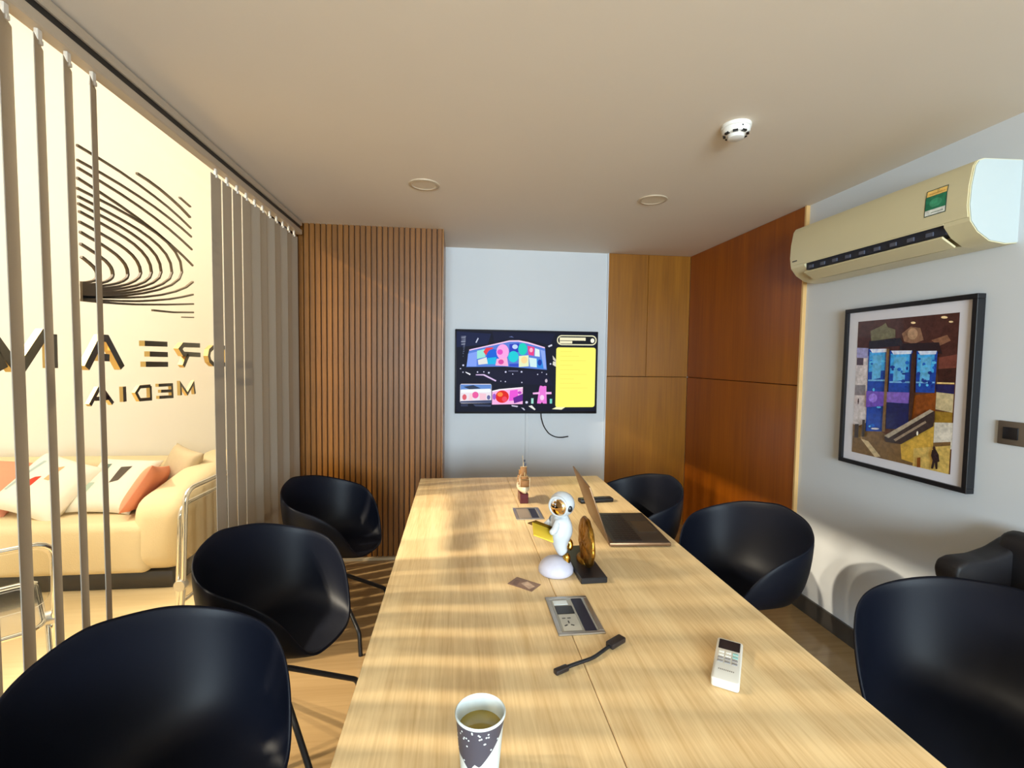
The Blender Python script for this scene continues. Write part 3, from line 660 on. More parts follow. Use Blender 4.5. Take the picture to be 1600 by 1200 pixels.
def pm(x, y):
    t = (x - 178) / (696 - 178); top = 243 - 63 * (x - 190) / 524; bot = 925 + 105 * (x - 165) / 513
    t = max(0, min(1, t)); u = t * 850 / ((1 - t) * 682 + t * 850)
    return max(0, min(1, u)), max(0, min(1, (y - top) / (bot - top)))
def to_pic(x, y, d):
    u, v = pm(x, y)
    return (-FD + 0.0115 - d, PY1 - u * (PY1 - PY0), PZ1 - v * (PZ1 - PZ0))
B = [(rct(165, 100, 720, 1100), sr(98, 62, 44))]
B += [([(165, 150), (720, 100), (720, 420), (165, 400)], sr(72, 40, 36)), ([(165, 420), (250, 420), (250, 800), (165, 800)], sr(206, 198, 200)), ([(165, 380), (236, 380), (236, 432), (165, 432)], sr(150, 150, 196)), (rct(180, 432, 214, 470), sr(70, 64, 70)), (rct(176, 574, 232, 628), sr(128, 124, 130)),
      ([(600, 590), (690, 600), (690, 706), (600, 690)], sr(196, 180, 140)), ([(600, 700), (690, 706), (690, 770), (600, 760)], sr(150, 116, 40)), (rct(600, 760, 700, 900), sr(206, 200, 188)), ([(600, 480), (700, 470), (700, 548), (606, 552)], sr(58, 32, 28)), ([(600, 548), (690, 548), (690, 556), (600, 556)], sr(226, 196, 130)), ([(594, 560), (692, 560), (692, 608), (600, 600)], sr(34, 34, 84)),
      ([(490, 620), (600, 604), (600, 700), (480, 760)], sr(132, 68, 20)), ([(600, 420), (700, 400), (700, 470), (606, 478)], sr(110, 60, 50))]
B += [([(165, 800), (250, 770), (430, 880), (690, 860), (690, 1060), (165, 1060)], sr(116, 88, 54)), ([(220, 856), (262, 870), (330, 950), (300, 960)], sr(196, 174, 134)), ([(165, 780), (220, 800), (230, 860), (165, 840)], sr(150, 122, 82)),
      ([(430, 880), (600, 760), (600, 900), (690, 900), (690, 1060), (440, 960)], sr(200, 160, 66)), ([(500, 900), (690, 880), (690, 1040), (500, 1000)], sr(206, 174, 96))]
# top of the tanks
B += [([(244, 290), (300, 262), (320, 246), (332, 268), (372, 280), (374, 322), (250, 344)], sr(110, 104, 78)), ([(240, 344), (400, 322), (420, 360), (240, 384)], sr(36, 34, 44)), ([(406, 300), (450, 262), (500, 268), (520, 330), (470, 352), (420, 340)], sr(136, 100, 78)), (ell(462, 300, 26, 30), sr(176, 140, 110)), ([(560, 330), (640, 300), (660, 330), (600, 360)], sr(132, 92, 70)), ([(400, 352), (600, 340), (620, 400), (400, 384)], sr(40, 28, 34)),
      (ell(462, 242, 13, 6, 8), sr(250, 220, 170)), (ell(620, 210, 18, 7, 8), sr(250, 220, 170)), (ell(656, 232, 12, 5, 8), sr(250, 220, 170))]
# three blue tanks
for x0, x1, yt, yb in ((240, 342, 384, 816), (352, 470, 390, 800), (492, 600, 388, 604)):
    B += [([(x0, yt), (x1, yt), (x1 - 4, yb), (x0 + 6, yb)], sr(26, 70, 168)), ([(x0 + 6, yt + 16), (x1 - 14, yt + 16), (x1 - 14, yt + 110), (x0 + 6, yt + 120)], sr(66, 166, 232)), ([(x0 + 24, yt + 34), (x1 - 30, yt + 30), (x1 - 34, yt + 150), (x0 + 24, yt + 160)], sr(96, 176, 226)),
          ([(x0 + 6, yt), (x1 - 4, yt - 4), (x1 - 8, yt + 14), (x0 + 20, yt + 20)], sr(214, 224, 250)), ([(x0 + 6, yt + 160), (x1 - 6, yt + 158), (x1 - 6, yt + 166), (x0 + 6, yt + 168)], sr(120, 186, 236))]
    random.seed(int(x0))
    for k in range(16):
        cx = random.uniform(x0 + 14, x1 - 14); cy = random.uniform(yt + 40, yb - 20)
        B.append((ell(cx, cy, random.uniform(5, 14), random.uniform(4, 10), 7, k), random.choice([sr(30, 100, 200), sr(20, 50, 140), sr(90, 190, 240), sr(30, 60, 150)])))
B += [([(244, 604), (342, 606), (340, 680), (246, 690)], sr(108, 76, 186)), (ell(280, 640, 22, 24), sr(150, 120, 226)), ([(352, 606), (468, 606), (466, 664), (352, 660)], sr(126, 96, 190)), ([(352, 662), (470, 666), (466, 800), (356, 800)], sr(22, 30, 84)), ([(338, 380), (352, 380), (352, 816), (336, 816)], sr(120, 90, 52)), ([(470, 400), (492, 400), (490, 620), (484, 730), (470, 760)], sr(66, 40, 30)), (ell(300, 802, 22, 5, 8), sr(214, 214, 220))]
# escalator and people
B += [([(350, 846), (580, 700), (604, 700), (604, 780), (440, 880), (360, 870)], sr(58, 46, 44)), ([(350, 838), (580, 692), (600, 700), (372, 850)], sr(170, 156, 136)), ([(400, 856), (560, 752), (566, 762), (410, 866)], sr(150, 132, 112)), (ell(522, 820, 5, 12, 8), sr(250, 246, 230)),
      (rct(194, 780, 214, 852), sr(58, 44, 38)), (rct(232, 756, 246, 846), sr(62, 48, 40)), ([(604, 906), (622, 900), (640, 930), (646, 966), (636, 970), (638, 1006), (628, 1008), (622, 972), (614, 1006), (604, 1004), (610, 960), (600, 936)], sr(44, 30, 32)), (ell(614, 896, 8, 10, 8), sr(58, 38, 34)), ([(528, 950), (546, 946), (548, 1000), (530, 1000)], sr(128, 70, 24)), (ell(206, 660, 4, 18, 6), sr(40, 34, 34))]
flatart('photo_print', B, to_pic, vcol('photo_paper', 0.25, 0.0, 0.5, 0.35), fr)
sw = thing('wall_switch', 'bronze wall switch plate with black button right of the framed picture', 'switch', (XR, 1.475, 1.188))
box('plate', (-0.009, -0.043, -0.043), (0, 0.043, 0.043), mat('bronze_plate', sr(104, 92, 80), 0.4, 0.3), sw, 0.003)
box('button', (-0.013, -0.024, -0.022), (-0.008, 0.024, 0.022), M_DARKP, sw, 0.002)

# ------------------------------------------------------------------ ceiling fittings
def downlight(x, y, label):
    t = thing('downlight', label, 'ceiling light', (x, y, ZC), group='recessed ceiling downlights')
    lathe('trim_ring', [(0.060, 0.0), (0.060, -0.004), (0.064, -0.007), (0.078, -0.005), (0.080, 0.0)], mat('ring_beige', sr(196, 178, 152), 0.5), t, 40)
    lathe('diffuser', [(0.0, -0.0035), (0.060, -0.0035), (0.060, 0.0)], mat('diffuser_beige', sr(222, 208, 186), 0.5), t, 40)
downlight(-0.18, 2.535, 'round unlit ceiling downlight, left one, nearer the slatted wood')
downlight(1.078, 2.577, 'round unlit ceiling downlight, right one, nearer the wood panel corner')
sd = thing('smoke_detector', 'small round white smoke detector on the ceiling above the right side', 'smoke detector', (1.052, 1.74, ZC))
lathe('base_plate', [(0.0, 0.0), (0.054, 0.0), (0.054, -0.012), (0.050, -0.014), (0.0, -0.014)], M_WHITEP, sd, 36)
lathe('sensor_head', [(0.050, -0.014), (0.050, -0.024), (0.044, -0.034), (0.030, -0.037), (0.030, -0.048), (0.026, -0.050), (0.0, -0.050)], M_WHITEP, sd, 36)
v0 = None
for k in range(8):
    a = k * PI / 4 + 0.2
    if v0 is None: v0 = box('vent_slot', (0.036, -0.009, -0.0375), (0.0455, 0.009, -0.031), M_DARKP, sd); o = v0
    else: o = v0.copy(); C.objects.link(o)
    o.rotation_euler = (0, 0, a)
box('indicator', (-0.006, -0.0515, -0.022), (-0.001, -0.049, -0.018), M_DARKP, sd)

# ------------------------------------------------------------------ things on the table
ZT = 0.75
# paper cup
cup = thing('paper_cup', 'paper cup with navy dotted print and tea inside at the near table end', 'cup', (0.041, 0.745, ZT))
wall = [(0.0, 0.002), (0.029, 0.002), (0.030, 0.0), (0.031, 0.0), (0.0395, 0.100), (0.0415, 0.101), (0.0418, 0.1035), (0.040, 0.105), (0.0382, 0.1035), (0.0378, 0.100), (0.0298, 0.006), (0.0, 0.006)]
lathe('cup_wall', wall, mat('paper_white', sr(204, 213, 214), 0.5), cup, 48, 60)
lathe('tea', [(0.0, 0.078), (0.0357, 0.078), (0.0353, 0.074), (0.0, 0.074)], mat('green_tea', sr(150, 132, 62), 0.08), cup, 40)
bm = bmesh.new(); n = 64; mi = []
def low(a):      # lower border of the navy mountain print (height above the table) at angle a
    d = math.degrees(a) % 360
    pts = [(0, .097), (60, .07), (120, .084), (170, .052), (215, .042), (238, .028), (252, .042), (266, .037), (300, .062), (335, .090), (360, .097)]
    for p, q in zip(pts, pts[1:]):
        if p[0] <= d <= q[0]: return p[1] + (q[1] - p[1]) * (d - p[0]) / (q[0] - p[0])
    return .05
rad = lambda z: 0.031 + 0.0085 * z / 0.100 + 0.0004
ra, rb = [], []
for k in range(n):
    a = 2 * PI * k / n; z1 = 0.0995; z0 = min(low(a), z1 - 0.002)
    for lst, z in ((ra, z0), (rb, z1)): lst.append(bm.verts.new((rad(z) * math.cos(a), rad(z) * math.sin(a), z)))
for k in range(n): bm.faces.new((ra[k], ra[(k + 1) % n], rb[(k + 1) % n], rb[k]))
mesh_obj('printed_band', bm, mat('cup_navy', sr(62, 60, 72), 0.5), cup, True)
bm = bmesh.new(); random.seed(5)
for k in range(90):
    a = random.uniform(0, 2 * PI); z = random.uniform(0.035, 0.097)
    if z < low(a) + 0.004: continue
    r = rad(z) + 0.0004; e1 = Vector((-math.sin(a), math.cos(a), 0)); e2 = Vector((0.085 * math.cos(a), 0.085 * math.sin(a), 1)); c = Vector((r * math.cos(a), r * math.sin(a), z))
    bm.faces.new([bm.verts.new(c + (e1 * math.cos(q * PI / 3) + e2 * math.sin(q * PI / 3)) * 0.0016) for q in range(6)])
o = mesh_obj('printed_dots', bm, MATS['paper_white'], cup); o['kind'] = 'stuff'

# air-conditioner remote
rm = thing('remote_control', 'white air conditioner remote with dark display lying on the right of the table', 'remote', (0.6035, 0.9555, ZT), math.radians(-35))
prof = rrect(-0.0275, -0.083, 0.0275, 0.083, 0.007, 4)
bm = bmesh.new(); prism_into(bm, [(p[0], p[1], 0.001) for p in prof], (0, 0, 0.019)); bmesh.ops.recalc_face_normals(bm, faces=bm.faces)
es = [e for e in bm.edges if abs(e.verts[0].co.z - e.verts[1].co.z) < 1e-5]
bmesh.ops.bevel(bm, geom=es, offset=0.003, segments=2, affect='EDGES', profile=0.5)
auto_smooth(mesh_obj('body', bm, mat('remote_white', sr(216, 212, 202), 0.35), rm), 50)
box('display', (-0.0225, 0.036, 0.0195), (0.0225, 0.076, 0.0206), mat('display_dark', sr(42, 38, 40), 0.15), rm, 0.0006, 1)
b0 = None
for r_ in range(4):
    for c_ in range(3):
        xx = (c_ - 1) * 0.0145; yy = 0.024 - r_ * 0.013
        m = mat('button_mint', sr(140, 188, 184), 0.4) if (c_ == 2 and r_ < 2) else (mat('button_grey', sr(150, 148, 148), 0.4) if r_ > 1 else mat('button_pale', sr(214, 214, 206), 0.4))
        box('button', (xx - 0.0058, yy - 0.0042, 0.0192), (xx + 0.0058, yy + 0.0042, 0.0214), m, rm, 0.001, 1)
bm = bmesh.new()
for k in range(9): box_into(bm, (-0.016 + 0.0036 * k, -0.047 - (k % 2) * .0004, 0.0198), (-0.0135 + 0.0036 * k, -0.0425, 0.0202))
mesh_obj('maker_mark', bm, mat('mark_grey', sr(150, 146, 138), 0.5), rm)

# adapter lead
al = thing('adapter_lead', 'short black adapter lead with two plugs lying near the desk outlet', 'cable', (0.312, 1.022, ZT))
P = [Vector((0.232, 0.977, 0.7565)), Vector((0.270, 0.992, 0.757)), Vector((0.310, 1.006, 0.757)), Vector((0.340, 1.030, 0.757)), Vector((0.372, 1.054, 0.757))]
P = [p - Vector((0.312, 1.022, ZT)) for p in P]
tube('cord', fillet(P, 0.03, 5), 0.0042, M_DARKP, al, 8)
def plug(a, b, w, h, nm):
    a = Vector(a) - Vector((0.312, 1.022, ZT)); b = Vector(b) - Vector((0.312, 1.022, ZT)); d = (b - a); L = d.length
    o = box(nm, (0, -w / 2, -h / 2), (L, w / 2, h / 2), mat('plug_black', sr(34, 28, 28), 0.4), al, 0.003, 2); o.location = a; o.rotation_euler = (0, 0, math.atan2(d.y, d.x)); return o
plug((0.245, 0.981, 0.757), (0.213, 0.966, 0.757), 0.014, 0.011, 'small_plug')
o = plug((0.360, 1.046, 0.758), (0.403, 1.074, 0.758), 0.022, 0.013, 'large_plug')
o = plug((0.2165, 0.968, 0.7585), (0.2135, 0.9663, 0.7585), 0.006, 0.006, 'metal_tip'); o.data.materials[0] = M_ALU

# small card
cd = thing('business_card', 'small brown card lying askew left of the figurine', 'card', (0.205, 1.383, ZT), math.radians(50))
box('card_stock', (-0.027, -0.043, 0.0), (0.027, 0.043, 0.0012), mat('card_brown', sr(128, 100, 82), 0.4), cd)
flatart('card_print', [([(-0.02, -0.03), (0.004, -0.036), (0.02, 0.0), (-0.002, 0.01)], sr(168, 142, 120)), ([(-0.022, 0.012), (0.012, 0.022), (0.006, 0.036), (-0.02, 0.03)], sr(104, 78, 64))], lambda x, y, d: (x, y, 0.0013 + d), MATS['sticker_print'], cd)

# astronaut figurine
fg = thing('astronaut_figurine', 'white and gold astronaut figurine reading a gold book above a pale moon dome', 'figurine', (0.318, 1.455, ZT))
def fgp(x, y, z): return Vector((x - 0.318, y - 1.455, z - ZT))
M_SUIT = mat('glazed_white', sr(188, 193, 198), 0.25, coat=0.4)
lathe('moon_base', [(0.0, 0.0), (0.050, 0.0), (0.056, 0.006), (0.056, 0.016), (0.050, 0.030), (0.036, 0.043), (0.018, 0.050), (0.0, 0.052)], mat('moon_white', sr(186, 184, 198), 0.6, noise=0.08, nscale=50, bump=0.3), fg, 36, 60)
def skin(name, chains, m, parent, sub=2):
    verts, edges, rads = [], [], []
    for ch_ in chains:
        prev = None
        for it in ch_:
            if isinstance(it, int): prev = it; continue
            p, r = it; verts.append(p); rads.append(r)
            if prev is not None: edges.append((prev, len(verts) - 1))
            prev = len(verts) - 1
    me = bpy.data.meshes.new(name); me.from_pydata([tuple(v) for v in verts], edges, [])
    o = bpy.data.objects.new(name, me); C.objects.link(o); o.parent = parent; me.materials.append(m)
    md = o.modifiers.new('skin', 'SKIN'); md.use_smooth_shade = True
    for i, r in enumerate(rads): me.skin_vertices[0].data[i].radius = (r, r)
    me.skin_vertices[0].data[0].use_root = True
    sb = o.modifiers.new('sub', 'SUBSURF'); sb.levels = sub; sb.render_levels = sub
    return o
skin('suit', [
    [(fgp(.340, 1.470, .858), .038), (fgp(.338, 1.470, .885), .040), (fgp(.337, 1.470, .910), .037), (fgp(.336, 1.470, .930), .026), (fgp(.335, 1.470, .945), .016)],
    [2, (fgp(.318, 1.447, .912), .014), (fgp(.306, 1.432, .892), .0125), (fgp(.290, 1.432, .886), .0105)],
    [2, (fgp(.318, 1.498, .910), .014), (fgp(.298, 1.500, .892), .0125), (fgp(.282, 1.488, .888), .0105)],
    [0, (fgp(.330, 1.455, .840), .027), (fgp(.336, 1.448, .822), .020), (fgp(.345, 1.446, .812), .015)],
    [0, (fgp(.352, 1.486, .842), .021), (fgp(.362, 1.488, .838), .017)]], M_SUIT, fg)
skin('boot', [[(fgp(.347, 1.446, .815), .014), (fgp(.352, 1.446, .798), .013), (fgp(.349, 1.446, .782), .014), (fgp(.340, 1.440, .777), .010)]], M_GOLD, fg)
skin('boot', [[(fgp(.362, 1.488, .842), .013), (fgp(.372, 1.486, .832), .012), (fgp(.370, 1.484, .818), .013), (fgp(.362, 1.480, .812), .009)]], M_GOLD, fg)
def ball(name, c, r, m, parent, sc=(1, 1, 1), seg=24):
    bm = bmesh.new(); bmesh.ops.create_uvsphere(bm, u_segments=seg, v_segments=seg // 2 + 2, radius=r)
    for v in bm.verts: v.co = Vector((v.co.x * sc[0], v.co.y * sc[1], v.co.z * sc[2]))
    o = mesh_obj(name, bm, m, parent, True); o.location = c; return o
ball('helmet', fgp(.338, 1.470, .968), 0.041, M_SUIT, fg, (1, 1, 0.98))
vz = ball('visor', fgp(.3235, 1.4500, .966), 0.030, mat('visor_gold', sr(226, 186, 130), 0.08, 1.0), fg, (0.55, 1.0, 0.98)); vz.rotation_euler = (0, 0, math.radians(50))
# white hood rim round the visor
vd = Vector((-0.62, -0.78, -0.06)).normalized(); e1 = Vector((0, 0, 1)); e1 = (e1 - vd * e1.dot(vd)).normalized(); e2 = vd.cross(e1)
cc = fgp(.338, 1.470, .968) + vd * 0.0285
tube('hood_rim', [cc + (e1 * math.cos(2 * PI * k / 28) + e2 * math.sin(2 * PI * k / 28)) * 0.0305 for k in range(28)], 0.0042, M_SUIT, fg, 8, True)
o = ball('ear_cap', fgp(.3555, 1.434, .962), 0.0095, M_DARKP, fg, (0.9, 0.5, 1.1), 14)
ball('ear_cap', fgp(.315, 1.506, .962), 0.0095, M_DARKP, fg, (0.9, 0.5, 1.1), 14)
# book: two gold leaves opened towards the helmet
for nm, ang, m in (('book_cover', 24, mat('lit_leaf_gold', sr(250, 214, 70), 0.3, 0.45)), ('book_cover', -30, mat('book_dark_gold', sr(112, 82, 30), 0.3, 1.0))):  # first leaf: the light falling on it is put into its yellow
    o = box(nm, (-0.036, -0.002, -0.028), (0.036, 0.002, 0.028), m, fg, 0.0012, 1)
    o.location = fgp(.270, 1.437 if ang > 0 else 1.466, .889 if ang > 0 else .900); o.rotation_euler = (math.radians(-62 if ang > 0 else -118), math.radians(24), math.radians(8))

# gold trophy plaque
tp = thing('gold_trophy', 'antique gold oval ornamental plaque upright on a black block beside the figurine', 'trophy', (0.4155, 1.495, ZT), math.radians(2))
box('plinth', (-0.042, -0.127, 0.0), (0.042, 0.127, 0.018), M_DARKP, tp, 0.002, 1)
pl = bpy.data.objects.new('plaque', None)
bm = bmesh.new(); NU, NV = 48, 14
def surf(u, v, s):
    a = 2 * PI * u / NU; q = v / NV
    rr = math.sin(q * PI / 2); th = 0.013 * math.cos(q * PI / 2) ** 0.6
    bump = 0.0022 * math.sin(9 * a) * rr * (1 - rr) * 4 + 0.0016 * math.sin(26 * q + 3 * math.sin(5 * a)) * (1 - rr)
    return Vector((s * (th + bump * (1 if q < 0.98 else 0)), 0.088 * rr * math.cos(a) * (1 + 0.02 * math.cos(12 * a)), 0.090 + 0.078 * rr * math.sin(a) * (1 + 0.02 * math.cos(12 * a))))
for s in (-1, 1):
    cen = bm.verts.new(surf(0, 0, s)); prev = None
    for v in range(1, NV + 1):
        row = [bm.verts.new(surf(u, v, s)) for u in range(NU)]
        for u in range(NU):
            if prev is None: bm.faces.new((cen, row[u], row[(u + 1) % NU]))
            else: bm.faces.new((prev[u], row[u], row[(u + 1) % NU], prev[(u + 1) % NU]))
        prev = row
bmesh.ops.remove_doubles(bm, verts=bm.verts, dist=0.0004); bmesh.ops.recalc_face_normals(bm, faces=bm.faces)
o = mesh_obj('plaque', bm, M_OLDGOLD, tp, True); o.rotation_euler = (math.radians(9), 0, math.radians(-3)); o.location = (0.008, -0.004, 0.0)
bpy.data.objects.remove(pl)
ft = lathe('foot', [(0.0, 0.018), (0.017, 0.018), (0.018, 0.024), (0.013, 0.034), (0.0, 0.036)], M_OLDGOLD, tp, 20); ft.scale = (1, 2.2, 1)

# laptop
lp = thing('laptop', 'open brown grey laptop on the right of the table, lid turned towards the left', 'laptop', (0.68, 1.80, ZT), math.radians(-4))
M_SPACE = mat('space_grey', sr(124, 96, 70), 0.38, 0.75)
box('base', (-0.112, -0.172, 0.003), (0.118, 0.172, 0.016), M_SPACE, lp, 0.003, 2)
bm = bmesh.new()
for sx in (-0.09, 0.09):
    for sy in (-0.14, 0.14): box_into(bm, (sx - 0.008, sy - 0.008, 0), (sx + 0.008, sy + 0.008, 0.004))
mesh_obj('feet', bm, M_DARKP, lp)
box('deck', (-0.098, -0.166, 0.0158), (0.114, 0.166, 0.0164), mat('deck_grey', sr(52, 48, 44), 0.4), lp)
kb = box('keyboard_bed', (-0.086, -0.150, 0.0162), (0.018, 0.150, 0.0167), M_DARKP, lp)
k0 = None
for r_ in range(5):
    for c_ in range(14):
        if k0 is None: k0 = box('key', (-0.0085, -0.0090, 0), (0.0085, 0.0090, 0.0013), M_DARKP, lp, 0.0006, 1); k = k0
        else: k = k0.copy(); C.objects.link(k)
        k.location = (-0.074 + r_ * 0.0203, -0.137 + c_ * 0.0211, 0.0167)
box('touchpad', (0.030, -0.062, 0.0163), (0.104, 0.062, 0.0168), mat('pad_grey', sr(66, 62, 56), 0.25), lp)
lid = box('lid', (-0.003, -0.172, 0.0), (0.003, 0.172, 0.222), M_SPACE, lp, 0.002, 2); lid.location = (-0.114, 0, 0.014); lid.rotation_euler = (0, math.radians(-20), 0)
o = box('screen_panel', (0.0028, -0.165, 0.008), (0.0036, 0.165, 0.216), mat('laptop_screen', sr(14, 15, 18), 0.1), lid)
tube('hinge', [(-0.112, -0.13, 0.014), (-0.112, 0.13, 0.014)], 0.005, M_BLACK, lp, 10)

# dark handset behind the laptop
th_ = thing('handset', 'dark slim remote control lying on the table behind the laptop lid', 'remote', (0.668, 2.185, ZT), math.radians(96))
box('body', (-0.022, -0.085, 0.0), (0.022, 0.085, 0.020), M_DARKP, th_, 0.006, 3)
box('button_pad', (-0.014, -0.05, 0.0195), (0.014, 0.06, 0.0215), mat('pad_dark', sr(36, 36, 42), 0.5), th_, 0.001, 1)

# model ship
sp = thing('model_ship', 'small model sailing ship on a dark red stand at the far table end', 'model ship', (0.318, 2.225, ZT), math.radians(0))
box('stand', (-0.020, -0.045, 0.0), (0.020, 0.045, 0.046), mat('dark_red_lacquer', sr(88, 26, 34), 0.25), sp, 0.002, 1)
bm = bmesh.new(); rows = []
for i in range(11):
    y = -0.075 + 0.015 * i; t = abs(i - 5) / 5; w = 0.030 * (1 - t ** 2.4) + 0.002; zt = 0.072 + 0.014 * t ** 2; zb = 0.046 + 0.010 * t ** 3
    rows.append([bm.verts.new((s * w * f, y, zb + (zt - zb) * h)) for s, f, h in ((-1, 1, 1), (-1, .8, .45), (-1, .3, .05), (1, .3, .05), (1, .8, .45), (1, 1, 1))])
for a, b in zip(rows, rows[1:]):
    for k in range(6): bm.faces.new((a[k], a[(k + 1) % 6], b[(k + 1) % 6], b[k]))
bm.faces.new(rows[0]); bm.faces.new(rows[-1][::-1]); bmesh.ops.recalc_face_normals(bm, faces=bm.faces)
mesh_obj('hull', bm, mat('ivory_hull', sr(222, 206, 176), 0.5), sp, True)
for yy, hh in ((-0.045, 0.15), (0.0, 0.185), (0.045, 0.16)):
    mast = tube('mast', [(0, yy, 0.06), (0, yy, hh)], 0.0018, mat('mast_wood', sr(206, 178, 130), 0.5), sp, 6)
    for z0_, z1_, w in ((0.082, 0.115, 0.026), (0.118, hh - 0.018, 0.018)):
        bm = bmesh.new(); g_ = []
        for i in range(5):
            z = z0_ + (z1_ - z0_) * i / 4; row = []
            for j in range(7):
                u = -1 + j / 3; row.append(bm.verts.new((u * w * (1 - 0.15 * i / 4), yy - 0.004 - 0.010 * (1 - u * u) * math.sin(PI * (0.15 + 0.8 * i / 4)), z)))
            g_.append(row)
        for a, b in zip(g_, g_[1:]):
            for j in range(6): bm.faces.new((a[j], a[j + 1], b[j + 1], b[j]))
        o = mesh_obj('sail', bm, mat('tan_sail', sr(150, 106, 62), 0.7), sp, True); so = o.modifiers.new('t', 'SOLIDIFY'); so.thickness = 0.0008
        tube('yard', [(-w * 1.05, yy - 0.003, z1_), (w * 1.05, yy - 0.003, z1_)], 0.0012, MATS['mast_wood'], sp, 6)
bm = bmesh.new()
for s in (-1, 1):
    tube_into(bm, [(s * 0.030, -0.02, 0.074), (0, 0.0, 0.175)], 0.0007, 4); tube_into(bm, [(s * 0.030, 0.02, 0.074), (0, 0.0, 0.175)], 0.0007, 4)
    tube_into(bm, [(s * 0.022, -0.055, 0.076), (s * 0.024, -0.055, 0.125)], 0.0012, 5)
mesh_obj('rigging', bm, mat('rope_cream', sr(236, 222, 190), 0.7), sp)
tube('topmast', [(0, 0, 0.185), (-0.006, 0, 0.222)], 0.0009, MATS['mast_wood'], sp, 5)
for dz, dx in ((0.178, 0.004), (0.195, 0.000)): box('pennant', (dx - 0.005, -0.0488, dz), (dx + 0.005, -0.0478, dz + 0.010), M_DARKP, sp) if False else box('pennant', (dx, -0.0005, dz - 0.004), (dx + 0.009, 0.0005, dz + 0.006), M_NAVY, sp)

# ------------------------------------------------------------------ lounge: sofa and cushions
sf = thing('sofa', 'cream boucle sofa with rounded arms in the lounge behind the glass', 'sofa', (-2.75, 3.5, 0))
def rb(name, lo, hi, bev, seg=5, m=M_SOFA, fn=None):
    bm = bmesh.new(); box_into(bm, lo, hi, bev, seg)
    if fn:
        for v in bm.verts: fn(v.co)
    for v in bm.verts: v.co -= Vector((-2.75, 3.5, 0))
    return auto_smooth(mesh_obj(name, bm, m, sf), 60)
rb('plinth', (-3.78, 3.06, 0.0), (-1.74, 3.90, 0.105), 0.004, 1, M_PLINTH)
rb('seat', (-3.62, 3.02, 0.10), (-1.86, 3.78, 0.415), 0.05)
rb('backrest', (-3.80, 3.68, 0.10), (-1.72, 3.95, 0.660), 0.075)
def armfn(c):
    t = (c.y - 3.02) / 0.92
    if c.z > 0.3: c.z += 0.17 * t
    if c.z < 0.25: c.x += (-2.75 - c.x) * 0.03
rb('arm', (-1.97, 3.02, 0.10), (-1.64, 3.94, 0.560), 0.12, 6, M_SOFA, armfn)
rb('arm', (-3.90, 3.02, 0.10), (-3.53, 3.94, 0.560), 0.12, 6, M_SOFA, armfn)

def cushion(name, label, w, h, th, m, loc, rot, patches=()):
    t = tag(bpy.data.objects.new(name, None), label, 'cushion'); C.objects.link(t); t.location = loc; t.rotation_euler = rot; t['group'] = 'cushions on the cream sofa'
    n = 18; bm = bmesh.new()
    def pt(u, v, s):
        f = max(0, (1 - u ** 4) * (1 - v ** 4)) ** 0.55
        k = 1 - 0.07 * (1 - abs(u) ** 2) * abs(v) ** 3; k2 = 1 - 0.07 * (1 - abs(v) ** 2) * abs(u) ** 3
        wr = 0.006 * math.sin(7 * u + 3 * v * v) * f
        return Vector((u * w / 2 * k2, s * (th / 2 * f + 0.002 + wr * (s > 0)), v * h / 2 * k))
    G = {}
    for s in (-1, 1):
        for i in range(n + 1):
            for j in range(n + 1): G[s, i, j] = bm.verts.new(pt(-1 + 2 * i / n, -1 + 2 * j / n, s))
        for i in range(n):
            for j in range(n): bm.faces.new((G[s, i, j], G[s, i + 1, j], G[s, i + 1, j + 1], G[s, i, j + 1]))
    def edge(a, b): bm.faces.new((G[-1, a[0], a[1]], G[-1, b[0], b[1]], G[1, b[0], b[1]], G[1, a[0], a[1]]))
    for i in range(n):
        edge((i, 0), (i + 1, 0)); edge((i + 1, n), (i, n)); edge((0, i + 1), (0, i)); edge((n, i), (n, i + 1))
    bmesh.ops.recalc_face_normals(bm, faces=bm.faces)
    mesh_obj('cover', bm, m, t, True)
    for pts, c in patches:                       # brush-stroke print following the cushion face
        bm = bmesh.new(); N = 8; rows = []
        for i in range(N + 1):
            row = []
            for j in range(N + 1):
                a, b = i / N, j / N
                u = (pts[0][0] * (1 - a) + pts[1][0] * a) * (1 - b) + (pts[3][0] * (1 - a) + pts[2][0] * a) * b
                v = (pts[0][1] * (1 - a) + pts[1][1] * a) * (1 - b) + (pts[3][1] * (1 - a) + pts[2][1] * a) * b
                row.append(bm.verts.new(pt(u, v, -1) + Vector((0, -0.0015, 0))))
            rows.append(row)
        for a, b in zip(rows, rows[1:]):
            for j in range(N): bm.faces.new((a[j], b[j], b[j + 1], a[j + 1]))
        mesh_obj('print', bm, mat('print_%d_%d_%d' % c, sr(*c), 0.9), t, True)
    return t
R = math.radians
cushion('cushion', 'coral cushion at the left end of the cream sofa', 0.46, 0.42, 0.15, M_ORANGE, (-3.02, 3.36, 0.565), (R(-48), R(5), R(2)))
cushion('cushion', 'white cushion with a red brush mark leaning beside the left coral cushion', 0.43, 0.43, 0.14, M_CUSH, (-2.60, 3.30, 0.580), (R(-48), R(14), R(-10)),
        [([(-.50, -.30), (-.16, -.22), (-.14, .12), (-.28, .05)], (222, 62, 40)), ([(-.02, .05), (.14, .05), (.16, .6), (.02, .5)], (236, 170, 120)), ([(-.8, -.5), (-.68, -.5), (-.45, .6), (-.55, .6)], (176, 190, 184))])
